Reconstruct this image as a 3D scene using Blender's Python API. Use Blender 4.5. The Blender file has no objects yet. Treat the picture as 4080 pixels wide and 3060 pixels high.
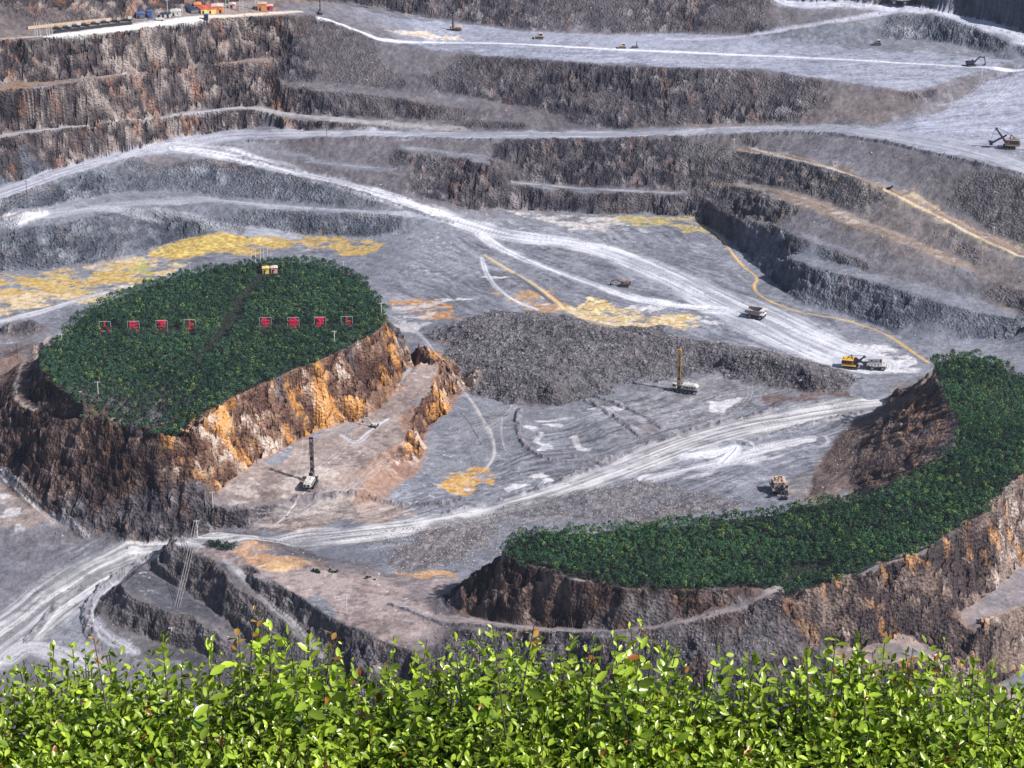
import bpy, math, random, time
import numpy as np
from math import radians, sin, cos, tan, pi, atan2, hypot
from mathutils import Vector, Matrix
T0 = time.time()
C = bpy.context.scene
COL = C.collection
# ------------------------------------------------------------------ camera
PITCH = radians(24); HC = 430.0
cd = bpy.data.cameras.new('camera'); cam = bpy.data.objects.new('camera', cd); COL.objects.link(cam)
cam.location = (0, 0, HC); cam.rotation_euler = (radians(90) - PITCH, 0, 0)
cd.sensor_fit = 'HORIZONTAL'; cd.sensor_width = 36; cd.lens = 36 * 4989 / 2212.0
cd.clip_start = 0.1; cd.clip_end = 20000
C.camera = cam
# ------------------------------------------------------------------ light
SUN_EL = radians(43); SX, SY = 0.93, -0.368      # towards the sun, in plan
world = bpy.data.worlds.new('World'); C.world = world; world.use_nodes = True
wn = world.node_tree; wn.nodes.clear()
sky = wn.nodes.new('ShaderNodeTexSky'); sky.sky_type = 'NISHITA'; sky.sun_disc = False
sky.sun_elevation = SUN_EL; sky.sun_rotation = atan2(SX, SY); sky.air_density = 1.3; sky.dust_density = 1.5
bg = wn.nodes.new('ShaderNodeBackground'); bg.inputs['Strength'].default_value = 0.06
wo = wn.nodes.new('ShaderNodeOutputWorld')
wn.links.new(sky.outputs[0], bg.inputs[0]); wn.links.new(bg.outputs[0], wo.inputs[0])
sl = bpy.data.lights.new('sun', 'SUN'); sun = bpy.data.objects.new('sun', sl); COL.objects.link(sun)
sl.energy = 5.0; sl.angle = radians(1.0); sl.color = (1.0, 0.94, 0.86)
sd = Vector((SX * cos(SUN_EL), SY * cos(SUN_EL), sin(SUN_EL)))
sun.rotation_euler = sd.to_track_quat('Z', 'Y').to_euler()
C.view_settings.view_transform = 'Standard'; C.view_settings.look = 'None'
C.view_settings.exposure = 0.28; C.view_settings.gamma = 1.0
C.view_settings.use_curve_mapping = False
# ------------------------------------------------------------------ picture <-> place
FP, CX, CY = 4989.0, 1106.0, 829.5
def ray(X, Y):
    X = np.asarray(X, float); Y = np.asarray(Y, float)
    dx = (X - CX) / FP; dy = (CY - Y) / FP
    return dx, cos(PITCH) + dy * sin(PITCH), -sin(PITCH) + dy * cos(PITCH)
def up(X, Y, z):
    d = ray(X, Y); t = (np.asarray(z, float) - HC) / d[2]
    return np.stack([d[0] * t, d[1] * t, np.asarray(z, float) + 0 * t], -1)
# ------------------------------------------------------------------ noise
def _h(ix, iy, iz, s):
    n = (ix.astype(np.uint32) * np.uint32(374761393) + iy.astype(np.uint32) * np.uint32(668265263)
         + iz.astype(np.uint32) * np.uint32(2147483647) + np.uint32((s * 974634777) & 0xffffffff))
    n = (n ^ (n >> np.uint32(13))) * np.uint32(1274126177)
    n = n ^ (n >> np.uint32(16))
    return (n & np.uint32(0xffff)).astype(np.float32) / 32767.5 - 1.0
def vnoise(x, y, z=None, s=0):
    x = np.asarray(x, np.float32); y = np.asarray(y, np.float32)
    fx = np.floor(x); fy = np.floor(y); ix = fx.astype(np.int64); iy = fy.astype(np.int64)
    u = x - fx; v = y - fy; u = u * u * (3 - 2 * u); v = v * v * (3 - 2 * v)
    def pl(iz):
        a = _h(ix, iy, iz, s); b = _h(ix + 1, iy, iz, s); c = _h(ix, iy + 1, iz, s); d = _h(ix + 1, iy + 1, iz, s)
        return (a * (1 - u) + b * u) * (1 - v) + (c * (1 - u) + d * u) * v
    if z is None:
        return pl(np.zeros_like(ix))
    z = np.asarray(z, np.float32); fz = np.floor(z); iz = fz.astype(np.int64); w = z - fz; w = w * w * (3 - 2 * w)
    return pl(iz) * (1 - w) + pl(iz + 1) * w
def fbm(x, y, z=None, o=4, s=0, g=0.5):
    r = 0; a = 1; t = 0
    for k in range(o):
        f = 2.03 ** k
        r = r + a * vnoise(x * f + 17.3 * k, y * f - 9.1 * k, None if z is None else z * f, s + k); t += a; a *= g
    return r / t * 1.6
def cells(x, y, s=0):
    """irregular cells: random value of the nearest cell and the gap to the next one"""
    x = np.asarray(x, np.float32); y = np.asarray(y, np.float32); ix = np.floor(x).astype(np.int64); iy = np.floor(y).astype(np.int64)
    f1 = np.full(x.shape, 9, np.float32); f2 = f1.copy(); val = np.zeros(x.shape, np.float32); zz = np.zeros_like(ix)
    for dx in (-1, 0, 1):
        for dy in (-1, 0, 1):
            jx = ix + dx; jy = iy + dy; d = (jx + .5 + .45 * _h(jx, jy, zz, s) - x) ** 2 + (jy + .5 + .45 * _h(jx, jy, zz, s + 7) - y) ** 2
            m = d < f1; f2 = np.where(m, f1, np.minimum(f2, d)); f1 = np.where(m, d, f1); val = np.where(m, _h(jx, jy, zz, s + 3), val)
    return val, np.sqrt(f2) - np.sqrt(f1)
# ------------------------------------------------------------------ terrain: crest and toe lines of every bench
HZ = 35.5     # tree hill
HC2 = 32.0    # crescent
LINES = [
 # terrace edge
 [(0,86,91),(100,80,89),(233,72,86),(350,58,84),(380,53,84),(443,43,82),(540,38,80),(633,32,78),(687,35,76),(737,53,72),(790,75,66),(830,86,62),(887,100,59),(954,108,58.5),(1070,122,58),(1170,127,58),(1237,133,58),(1320,142,58),(1474,147,57),(1661,148,57),(1708,160,57),(1808,175,57),(1875,182,57),(1958,200,57),(1990,193,58),(2050,172,58),(2100,155,58),(2150,143,58),(2212,132,58)],
 [(0,66,92),(100,60,90),(230,47,87),(300,38,86),(420,22,84),(520,3,82)],
 [(640,8,79),(700,2,76),(760,10,71),(887,30,64),(1037,57,60),(1154,70,59),(1270,75,59),(1474,72,59),(1541,77,59),(1597,77,59)],
 [(1597,77,59),(1674,67,62),(1757,60,64),(1841,40,67),(1941,25,69)],
 [(1607,97,58),(1741,103,58),(1841,95,58),(1907,90,58),(2007,88,58),(2074,97,58),(2124,117,58),(2174,130,58)],
 [(1924,33,69),(1974,28,70),(2041,35,70),(2091,53,68),(2141,77,66),(2212,97,64)],
 [(1681,0,72),(1800,3,72),(1941,7,72),(1991,13,72),(2107,37,70),(2212,68,68)],
 [(-60,-60,115),(0,-60,114),(300,-60,104),(450,-60,97),(600,-60,91),(1000,-60,83),(1474,-60,86),(1681,-60,88),(1800,-60,88),(1941,-60,89),(2107,-60,95),(2212,-60,101),(2280,-60,103)],
 # left upper wall
 [(0,180,71),(110,175,69.5),(170,168,68.5),(283,153,65),(417,143,61),(517,130,60),(583,120,60)],
 [(0,198,71),(67,195,70),(150,184,68.5),(233,166,66),(317,159,63),(400,151,60.5),(500,137,59.5),(583,138,58)],
 [(583,120,60),(600,180,49),(660,180,49),(737,187,47),(820,195,44),(904,200,43),(970,203,42),(1037,212,41),(1097,228,38),(1170,233,38),(1304,247,36),(1370,245,37),(1440,235,39)],
 [(583,138,58),(600,190,48),(670,192,47.5),(737,200,46.5),(837,208,43),(937,227,39.5),(1037,233,38.5),(1104,238,37),(1204,247,35.5)],
 [(0,288,51),(133,272,48),(233,261,45),(317,256,41.5),(367,245,40.5),(433,238,39.5),(547,226,38.7),(587,231,37.5),(633,243,35.5),(737,249,34.5),(837,258,33.5),(937,260,33.5),(1037,263,33.5),(1137,266,33)],
 [(0,300,51),(133,281,48),(233,267,44.5),(333,260,40.7),(383,252,39.7),(433,245,39),(533,234,38.5),(567,245,36.5),(600,255,35),(737,267,33),(820,275,31.5),(904,279,30.6)],
 [(0,405,30),(67,383,30),(167,353,30),(250,330,29.5),(333,311,29),(417,293,29),(483,280,29),(567,275,29),(600,278,29.5),(737,280,30),(904,283,30),(1070,283,30),(1170,283,30),(1304,280,30),(1474,273,31),(1641,267,36),(1774,272,42),(1874,278,45),(1930,276,46),(1990,262,48),(2050,235,50),(2130,185,54),(2212,140,57)],
 # haul road edges
 [(0,437,29),(67,415,29),(133,390,29),(233,363,29),(283,345,29),(317,335,28),(367,337,27),(417,345,26),(500,353,24),(567,363,22),(667,390,19),(737,408,17),(804,425,14),(854,443,11),(887,457,8),(937,467,5),(987,483,3),(1020,500,1.5),(1034,525,0)],
 [(500,317,28),(517,337,26),(583,353,23),(667,372,20),(737,388,18),(837,412,14),(937,435,9),(1004,450,5),(1054,467,2),(1120,483,0)],
 [(500,317,28),(533,303,28.5),(600,297,29),(737,297,30),(837,298,30),(1037,304,30),(1204,302,30),(1304,302,30),(1474,292,31),(1574,285,34),(1708,283,39),(1808,290,43),(1874,297,45),(1924,310,46),(1974,322,47),(2024,337,48),(2108,350,49),(2212,380,49)],
 [(2040,290,49),(2130,280,50),(2212,300,50)],
 # inside the hairpin and middle wall
 [(620,325,25.5),(737,355,21.5),(850,362,20.5)],[(620,332,25),(737,362,21.3),(850,372,20)],
 [(860,315,28),(974,330,26),(1060,343,25)],[(860,320,27.8),(974,337,25.7),(1060,352,24.6)],
 [(1070,448,3),(1170,453,0.5),(1237,458,0),(1304,460,0),(1474,465,0),(1540,490,0),(1580,515,0),(1615,553,0),(1650,590,0),(1680,625,0),(1700,650,0),(1745,662,0),(1791,675,0),(1841,686,0),(1908,708,0),(1948,730,0),(2000,748,0),(2060,745,0),(2130,738,0),(2212,725,0)],
 [(1104,388,13),(1180,397,11),(1237,403,10),(1337,407,10),(1474,413,9.5)],
 [(1104,395,12.7),(1180,404,11),(1237,412,10),(1337,417,9.5),(1474,421,9),(1524,434,9),(1574,463,9.5),(1624,483,12.5),(1708,503,19),(1808,540,19),(1880,572,17)],
 [(1524,428,9.5),(1580,455,10.5),(1640,476,14),(1708,495,19.5),(1808,530,19.5),(1880,560,18)],
 [(1685,560,12),(1707,563,13.5),(1757,573,14),(1807,590,14),(1857,603,14),(1907,616,14),(2007,640,13),(2057,656,12),(2124,676,9.5),(2212,693,8)],
 [(1707,548,14.5),(1807,570,14.5),(1907,597,14.5),(2007,618,13.5),(2124,655,10),(2212,672,8.5)],
 [(1540,393,16),(1581,397,18),(1708,437,25),(1790,463,25),(1841,490,25),(1908,510,25),(2000,545,22),(2100,590,18),(2212,630,15)],
 [(1607,395,19),(1687,406,24.7),(1751,423,25.4),(1808,448,25.8),(1858,475,25.8),(1925,500,25.5),(2010,533,22.5),(2100,570,19)],
 [(1597,328,29),(1708,348,34),(1790,370,36),(1850,387,36.5),(1908,410,36),(1974,447,33),(2041,483,30),(2108,513,27),(2212,552,24)],
 [(1610,318,30),(1700,325,35),(1774,352,37),(1874,380,37.5),(1941,400,37),(2008,433,34.5),(2091,477,31),(2212,533,26)],
 # left, below the first haul road
 [(0,458,25),(60,450,22.5),(100,443,21),(233,418,18.5),(333,413,15),(433,422,12.5),(567,437,10),(737,448,10),(830,458,9)],
 [(227,440,18),(333,433,15),(400,433,13),(500,442,11),(600,453,10),(737,462,9.5),(870,470,7)],
 [(250,447,17),(367,460,11),(467,477,6),(567,497,2.5),(667,510,0),(737,513,0),(830,515,0),(868,503,2)],
 [(0,497,18),(83,493,17),(167,470,17.5),(233,457,17),(283,458,14),(350,473,9),(433,487,5),(517,507,0.5)],
 [(0,585,0),(100,581,0),(200,573,0),(290,558,0),(333,540,0),(367,522,0),(433,508,0)],
 # floor
 [(0,650,0),(60,645,0),(130,630,0)],[(560,530,0),(760,530,0)],[(870,560,0),(1000,545,0),(1300,590,0),(1500,640,0),(1620,700,0),(1750,740,0),(1950,800,0),(2010,800,0)],
 [(860,620,0),(950,650,0),(1200,650,0),(1400,690,0)],[(930,690,0),(1054,672,0),(1170,668,0),(1304,698,0),(1400,708,0),(1510,735,0),(1650,752,0),(1800,792,0),(1880,815,0)],
 [(0,708,0),(110,700,0)],[(0,745,1),(60,735,1),(110,722,1)],
 # dark heap at the left edge
 [(10,700,7),(40,694,7),(75,694,6)],
 # blasted rubble mound
 [(965,718,4),(1040,700,7),(1120,695,6),(1200,695,8),(1300,720,7),(1400,735,8),(1474,742,6),(1560,750,7),(1700,775,8),(1800,805,5)],
 [(1010,808,5),(1060,792,8),(1137,800,8),(1180,815,9),(1204,845,6)],
 [(975,750,1),(995,800,1),(1015,845,0),(1070,866,0),(1120,873,0),(1164,881,0),(1204,876,0),(1237,862,0),(1287,852,0),(1380,832,0),(1480,800,0),(1530,790,0),(1560,802,0),(1600,826,0),(1674,840,0),(1741,847,0),(1830,852,0)],
 [(1240,780,7),(1330,775,5),(1420,775,3)],
 [(1557,766,7),(1600,758,8),(1660,770,8),(1720,790,8),(1750,812,6)],
 # low banks in the middle floor
 [(1210,870,.5),(1270,905,3),(1330,945,3),(1360,965,1)],[(1290,860,1),(1360,905,3),(1420,925,1)],
 [(1125,890,.2),(1118,920,1.6),(1125,965,1.8),(1170,990,1.8),(1230,1003,1.4),(1290,1000,.3)],
 [(1120,930,.2),(1150,955,.2),(1250,960,0)],
 [(1400,940,0),(1500,900,0),(1650,870,0),(1900,860,0)],[(1300,1010,0),(1500,960,0),(1600,1000,0),(1690,1060,0)],
 [(1674,870,.3),(1760,868,.3),(1860,862,.3)],[(1676,862,2.6),(1760,858,3),(1860,852,3)],
 [(980,930,0),(1010,1000,0),(980,1060,0),(1050,1060,0)],[(700,1150,0),(900,1135,0),(1100,1085,0),(1200,1040,0)],[(1100,1115,0),(1060,1150,0),(980,1160,0)],
 # tree hill
 [(88,800,HZ),(92,772,HZ),(130,722,HZ),(200,662,HZ),(300,622,HZ),(400,592,HZ),(540,572,HZ),(620,565,HZ),(700,572,HZ),(780,598,HZ),(815,642,HZ),(838,680,HZ),(836,705,HZ),(800,730,HZ),(725,768,HZ),(640,802,HZ),(500,862,HZ),(400,925,34),(385,943,31.5),(340,937,33.5),(290,908,HZ),(200,882,HZ),(130,847,HZ),(100,822,HZ),(88,800,HZ)],
 [(95,768,25),(74,790,25),(58,822,25.5),(58,850,25.5),(85,872,26),(115,886,28),(150,893,30),(200,898,32.5)],
 [(0,812,17),(40,795,19),(62,772,22),(40,800,22.5),(27,840,23),(33,873,24),(83,900,26.5),(125,904,28.5),(167,907,31),(210,907,32.5),(250,909,33.5),(333,939,33),(385,946,31)],
 [(0,780,9),(60,750,11),(100,735,12)],
 [(60,930,17),(107,945,16),(183,966,15),(283,990,14.5),(350,1003,14)],[(60,936,16.8),(107,952,15.7),(183,974,14.6),(283,998,14),(350,1012,13.5)],
 [(0,1000,4),(33,1020,5),(100,1053,7),(200,1073,9),(300,1086,10),(380,1088,9.5),(433,1081,8.5)],
 [(443,1075,8.2),(520,1013,10),(560,990,10),(633,953,10),(700,928,9.5),(737,920,8.5),(780,906,9),(854,853,11),(884,806,13),(897,770,14),(884,736,15),(862,702,16)],
 [(777,1020,6.5),(800,1000,7),(837,973,7.5),(887,940,8),(860,920,8),(870,900,9),(937,860,10),(950,813,11),(944,780,13),(920,745,15),(890,715,16),(868,693,17)],
 [(837,1073,1),(880,1032,.5),(924,1013,.5),(912,960,1),(905,938,1),(924,926,1),(950,900,1),(967,876,1),(990,850,1),(1010,830,1)],
 [(895,697,1),(945,742,1),(990,785,1),(1012,825,1)],
 [(740,1000,8),(700,1050,6),(600,1085,5),(450,1108,6),(300,1122,5.5)],[(790,1055,5),(700,1100,2.5),(560,1130,1)],[(830,1090,1.2),(950,1085,.6),(1000,1070,0)],
 [(0,1045,1),(60,1090,1),(160,1140,-1),(0,1140,-2)],
 # near road
 [(0,1330,-14),(60,1285,-11),(130,1250,-8),(200,1222,-6),(350,1180,-3),(430,1150,-1),(560,1145,0)],
 [(0,1210,-7),(100,1180,-4),(250,1150,-2)],[(0,1400,-17),(60,1420,-17),(110,1370,-15),(140,1310,-12.5),(200,1270,-9),(270,1225,-6),(330,1195,-4)],
 [(150,1420,-16),(190,1350,-13),(215,1300,-11),(262,1248,-8)],
 # small hill in front
 [(372,1176,8),(400,1162,8.5),(433,1155,9),(500,1150,9),(550,1168,9),(567,1178,9),(633,1205,10),(700,1229,9.5),(737,1237,8)],
 [(365,1160,-2),(420,1140,-1),(500,1132,0),(580,1150,0),(640,1180,0),(720,1212,1),(800,1215,1)],
 [(372,1176,8),(350,1197,3),(322,1225,-2),(273,1253,-2),(290,1279,-2),(333,1306,-3),(377,1314,-3),(400,1326,-4),(453,1354,-6),(500,1385,-8)],
 [(377,1178,8),(417,1201,8),(467,1221,8),(483,1235,7.5),(567,1297,3.9),(633,1361,1.3),(667,1391,0),(700,1430,-2.3)],
 [(327,1229,-2),(360,1255,-2.5),(400,1275,-3),(440,1302,-4),(500,1352,-6),(560,1410,-9)],
 [(207,1313,-10),(213,1339,-11),(247,1353,-12),(317,1373,-13),(400,1395,-14),(460,1420,-15)],
 [(505,1226,8),(533,1251,6),(600,1315,2.5),(653,1373,.3),(700,1422,-2)],
 [(533,1226,9),(583,1256,9),(650,1286,8.5),(677,1313,8),(717,1336,8),(737,1345,8),(787,1359,8),(837,1389,7.5),(900,1415,7)],
 [(600,1228,8.6),(680,1252,8.3),(760,1270,8),(850,1310,8),(937,1330,8)],[(760,1240,7),(860,1262,6),(960,1280,6)],[(850,1240,2.5),(920,1200,1),(1000,1180,1),(960,1240,3)],
 [(760,1430,0),(850,1460,0),(950,1460,-3)],
 # crescent
 [(2014,792,HC2),(2034,845,HC2),(2047,875,HC2),(2071,923,HC2),(2071,946,HC2),(2054,973,HC2),(2024,995,HC2),(1974,1030,HC2),(1930,1063,HC2),(1841,1083,HC2),(1774,1087,HC2),(1707,1098,HC2),(1671,1112,HC2),(1560,1128,HC2),(1474,1133,HC2),(1304,1150,HC2),(1170,1151,HC2),(1104,1164,HC2),(1082,1182,HC2),(1080,1193,HC2),(1094,1202,HC2),(1137,1223,HC2),(1204,1239,HC2),(1287,1259,HC2),(1370,1273,HC2),(1474,1279,HC2),(1641,1270,HC2),(1674,1284,HC2),(1724,1278,HC2),(1824,1255,HC2),(1891,1222,HC2),(1974,1198,HC2),(2024,1175,HC2),(2091,1127,HC2),(2137,1106,HC2),(2174,1056,HC2),(2212,1022,HC2),(2260,980,HC2),(2300,900,HC2),(2300,820,HC2),(2212,818,HC2),(2150,778,HC2),(2091,769,HC2),(2057,772,HC2),(2020,780,HC2),(2014,792,HC2)],
 [(2005,796,17),(1981,830,13),(1941,873,9),(1884,906,6),(1867,936,7),(1834,1020,7),(1827,1053,6),(1840,1078,5)],
 [(1990,805,0),(1974,830,0),(1924,853,0),(1901,883,0),(1881,900,0),(1837,910,0),(1807,946,0),(1784,986,0),(1751,1046,0),(1754,1073,0)],
 [(1079,1194,31),(1037,1217,25),(1014,1258,18),(1000,1293,13.5),(997,1323,10.5),(1070,1339,11.5),(1170,1353,14),(1270,1356,17),(1370,1353,20),(1474,1337,23.5),(1541,1318,26),(1607,1293,29.5),(1650,1277,31.5)],
 [(937,1338,8),(1037,1350,11),(1137,1366,13.5),(1237,1373,16.5),(1337,1370,19.5),(1474,1351,23.2),(1574,1323,27.5),(1650,1295,31),(1674,1289,31.8)],
 [(1676,1292,31.5),(1700,1317,25),(1735,1352,18),(1794,1406,9)],
 [(1800,1403,9),(1824,1399,9),(1874,1389,9),(1974,1353,8),(2041,1336,7),(2091,1303,5),(2174,1239,3),(2212,1216,2),(2300,1150,2)],
 [(1020,1196,1),(985,1235,3),(958,1290,6)],
 [(1100,1430,5),(1300,1440,10.5),(1500,1420,16),(1650,1420,17),(1720,1440,9)],
 [(1800,1440,7),(1950,1430,6),(2060,1400,5),(2091,1383,4.5),(2124,1349,4),(2158,1333,3),(2212,1319,2),(2300,1280,2)],
 [(2040,1490,-16),(2150,1475,-18),(2212,1450,-18),(2300,1400,-18)],
 [(-200,1600,-30),(500,1600,-26),(1106,1600,-12),(1500,1600,-4),(1700,1600,-6),(2000,1600,-12),(2400,1600,-28)],
]
RES = 1.0
GX0, GX1, GY0, GY1 = -440, 440, 520, 1560
NX = int((GX1 - GX0) / RES) + 1; NY = int((GY1 - GY0) / RES) + 1
def densify(pts, step=0.45):
    out = []
    for a, b in zip(pts[:-1], pts[1:]):
        n = max(2, int(np.linalg.norm(b[:2] - a[:2]) / step))
        t = np.linspace(0, 1, n)[:, None]; out.append(a + (b - a) * t)
    return np.concatenate(out)
def chaikin(p):
    q = [p[0]]
    for a, b in zip(p[:-1], p[1:]):
        q.append(a * .75 + b * .25); q.append(a * .25 + b * .75)
    q.append(p[-1]); return np.array(q)
CON = []
for L in LINES:
    A = np.array(L, float)
    if A[0, 0] <= 0 and len(A) > 1 and A[0,0] > -50:
        A = np.vstack([A[0] + (A[0] - A[1]) / max(1, abs(A[0, 0] - A[1, 0])) * 160 * np.array([1, 1, .3]), A])
    if A[-1, 0] >= 2212 and A[-1,0] < 2280:
        A = np.vstack([A, A[-1] + (A[-1] - A[-2]) / max(1, abs(A[-1, 0] - A[-2, 0])) * 160 * np.array([1, 1, .3])])
    W = up(A[:, 0], A[:, 1], A[:, 2])
    CON.append(densify(chaikin(W)))
def ring_world(L): A = np.array(L, float); return up(A[:, 0], A[:, 1], A[:, 2])
def offset_toe(L, i0, i1, dist, z):
    W = ring_world(L); out = []
    for i in range(i0, i1 + 1):
        t = W[min(i + 1, len(W) - 1)][:2] - W[max(i - 1, 0)][:2]; t = t / np.linalg.norm(t)
        n = np.array([-t[1], t[0]]) ; out.append([W[i][0] + n[0] * dist, W[i][1] + n[1] * dist, z])
    return densify(np.array(out))
ISL = next(L for L in LINES if L[0][:2] == (88, 800)); CRE = next(L for L in LINES if L[0][:2] == (2014, 792))
CON.append(offset_toe(ISL, 2, 11, 17, 1))       # hidden rear foot of the tree hill
CON.append(offset_toe(CRE, 9, 18, -19, 1) if False else offset_toe(CRE, 9, 18, 0, 1)[:0])
W = ring_world(CRE)
CON.append(densify(np.array([[p[0], p[1] + 20, 1.0] for p in W[9:17]] + [[W[17][0] - 12, W[17][1] + 12, 1.0]])))
CON.append(densify(np.array([[p[0], p[1] + 18, 1.0] for p in W[[43, 42, 41, 40, 39, 38]]])))
CON.append(np.array([[x, 1560.0, 150.0] for x in np.arange(-440, 441, .5)]))
def solve():
    levels = [16, 8, 4, 2, 1]; Z = None
    for k in levels:
        r = RES * k; nx = int(math.ceil((GX1 - GX0) / r)) + 1; ny = int(math.ceil((GY1 - GY0) / r)) + 1
        s = np.zeros((ny, nx)); c = np.zeros((ny, nx))
        for Q in CON:
            i = np.rint((Q[:, 0] - GX0) / r).astype(int); j = np.rint((Q[:, 1] - GY0) / r).astype(int)
            ok = (i >= 0) & (i < nx) & (j >= 0) & (j < ny)
            np.add.at(s, (j[ok], i[ok]), Q[ok, 2]); np.add.at(c, (j[ok], i[ok]), 1)
        m = c > 0; fix = np.where(m, s / np.maximum(c, 1), 0)
        if Z is None: Z = np.full((ny, nx), 20.0)
        else:
            yy = np.minimum(np.arange(ny) / 2, Z.shape[0] - 1.001); xx = np.minimum(np.arange(nx) / 2, Z.shape[1] - 1.001)
            j = yy.astype(int); i = xx.astype(int); v = (yy - j)[:, None]; u = (xx - i)[None]
            Z = (Z[j][:, i] * (1 - u) + Z[j][:, i + 1] * u) * (1 - v) + (Z[j + 1][:, i] * (1 - u) + Z[j + 1][:, i + 1] * u) * v
        Z[m] = fix[m]
        for it in range({16: 1500, 8: 600, 4: 300, 2: 120, 1: 50}[k]):
            P = np.pad(Z, 1, mode='edge')
            Z = (P[:-2, 1:-1] + P[2:, 1:-1] + P[1:-1, :-2] + P[1:-1, 2:]) * .25
            Z[m] = fix[m]
    return Z
ZB = solve()
P_ = np.pad(ZB, 1, mode='edge'); ZB = ZB * .4 + (P_[:-2, 1:-1] + P_[2:, 1:-1] + P_[1:-1, :-2] + P_[1:-1, 2:]) * .15
def bil(G, x, y):
    u = np.clip((np.asarray(x) - GX0) / RES, 0, NX - 1.001); v = np.clip((np.asarray(y) - GY0) / RES, 0, NY - 1.001)
    i = u.astype(int); j = v.astype(int); u = u - i; v = v - j
    return (G[j, i] * (1 - u) + G[j, i + 1] * u) * (1 - v) + (G[j + 1, i] * (1 - u) + G[j + 1, i + 1] * u) * v
gy, gx = np.gradient(ZB, RES); SLOPE = np.sqrt(gx ** 2 + gy ** 2)
def blur(G, n):
    for _ in range(n):
        P = np.pad(G, 1, mode='edge'); G = (P[:-2, 1:-1] + P[2:, 1:-1] + P[1:-1, :-2] + P[1:-1, 2:] + P[1:-1, 1:-1]) * .2
    return G
SLB = blur(SLOPE, 3)
def hit(X, Y):
    """where the line of sight through picture point X,Y meets the ground"""
    d = ray(X, Y); out = np.zeros(np.shape(d[0])[:1] + (3,)) if np.ndim(d[0]) else None
    X = np.atleast_1d(np.asarray(X, float)); Y = np.atleast_1d(np.asarray(Y, float)); d = ray(X, Y)
    y = np.full(X.shape, 560.0); done = np.zeros(X.shape, bool); yh = y.copy()
    for k in range(2500):
        t = y / d[1]; z = HC + d[2] * t; g = bil(ZB, d[0] * t, y)
        new = (z <= g) & ~done; yh[new] = y[new] - .2; done |= new
        if done.all(): break
        y = y + .4
    yh[~done] = 1470
    t = yh / d[1]
    return np.stack([d[0] * t, yh, bil(ZB, d[0] * t, yh)], -1)
print('terrain solved', time.time() - T0)
# ------------------------------------------------------------------ materials
def new_mat(name):
    m = bpy.data.materials.new(name); m.use_nodes = True; nt = m.node_tree
    return m, nt, nt.nodes['Principled BSDF']
def simple_mat(name, col, rough=.6, metal=0.0, var=0.25, scale=3.0):
    m, nt, b = new_mat(name); N = nt.nodes; K = nt.links
    tc = N.new('ShaderNodeTexCoord'); nz = N.new('ShaderNodeTexNoise'); nz.inputs['Scale'].default_value = scale; nz.inputs['Detail'].default_value = 5
    K.new(tc.outputs['Object'], nz.inputs['Vector'])
    mr = N.new('ShaderNodeMapRange'); mr.inputs[1].default_value = .3; mr.inputs[2].default_value = .7
    mr.inputs[3].default_value = 1 - var; mr.inputs[4].default_value = 1 + var * .6; K.new(nz.outputs[0], mr.inputs[0])
    vm = N.new('ShaderNodeVectorMath'); vm.operation = 'SCALE'; vm.inputs[0].default_value = col; K.new(mr.outputs[0], vm.inputs['Scale'])
    K.new(vm.outputs[0], b.inputs['Base Color']); b.inputs['Roughness'].default_value = rough; b.inputs['Metallic'].default_value = metal
    return m
def terrain_mat(name, bump, fine, scale):
    m, nt, b = new_mat(name); N = nt.nodes; K = nt.links
    at = N.new('ShaderNodeAttribute'); at.attribute_name = 'Col'
    tc = N.new('ShaderNodeTexCoord')
    nz = N.new('ShaderNodeTexNoise'); nz.inputs['Scale'].default_value = scale; nz.inputs['Detail'].default_value = 6; nz.inputs['Roughness'].default_value = .7
    K.new(tc.outputs['Object'], nz.inputs['Vector'])
    vo = N.new('ShaderNodeTexVoronoi'); vo.inputs['Scale'].default_value = scale * 1.3; K.new(tc.outputs['Object'], vo.inputs['Vector'])
    mr = N.new('ShaderNodeMapRange'); mr.inputs[1].default_value = .32; mr.inputs[2].default_value = .68
    mr.inputs[3].default_value = 1 - fine; mr.inputs[4].default_value = 1 + fine; K.new(nz.outputs[0], mr.inputs[0])
    vm = N.new('ShaderNodeVectorMath'); vm.operation = 'SCALE'; K.new(at.outputs['Color'], vm.inputs[0]); K.new(mr.outputs[0], vm.inputs['Scale'])
    K.new(vm.outputs[0], b.inputs['Base Color']); b.inputs['Roughness'].default_value = .95; b.inputs['Specular IOR Level'].default_value = .15
    ad = N.new('ShaderNodeMath'); ad.operation = 'ADD'; K.new(nz.outputs[0], ad.inputs[0]); K.new(vo.outputs['Distance'], ad.inputs[1])
    bp = N.new('ShaderNodeBump'); bp.inputs['Strength'].default_value = 1; bp.inputs['Distance'].default_value = bump
    K.new(ad.outputs[0], bp.inputs['Height']); K.new(bp.outputs[0], b.inputs['Normal'])
    return m
def raw_mesh(name, v, f, mat=None, parent=None, col=None, smooth=False, sizes=None):
    me = bpy.data.meshes.new(name); v = np.asarray(v, np.float32); f = np.asarray(f, np.int32)
    me.vertices.add(len(v)); me.vertices.foreach_set('co', v.ravel())
    k = f.shape[1]; me.loops.add(f.size); me.loops.foreach_set('vertex_index', f.ravel())
    me.polygons.add(len(f)); me.polygons.foreach_set('loop_start', np.arange(0, f.size, k, dtype=np.int32))
    me.polygons.foreach_set('use_smooth', np.full(len(f), smooth)); me.update(calc_edges=True)
    if col is not None:
        a = me.color_attributes.new('Col', 'FLOAT_COLOR', 'POINT'); c = np.ones((len(v), 4), np.float32); c[:, :3] = col
        a.data.foreach_set('color', c.ravel())
    if mat: me.materials.append(mat)
    o = bpy.data.objects.new(name, me); COL.objects.link(o)
    if parent: o.parent = parent
    return o
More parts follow.
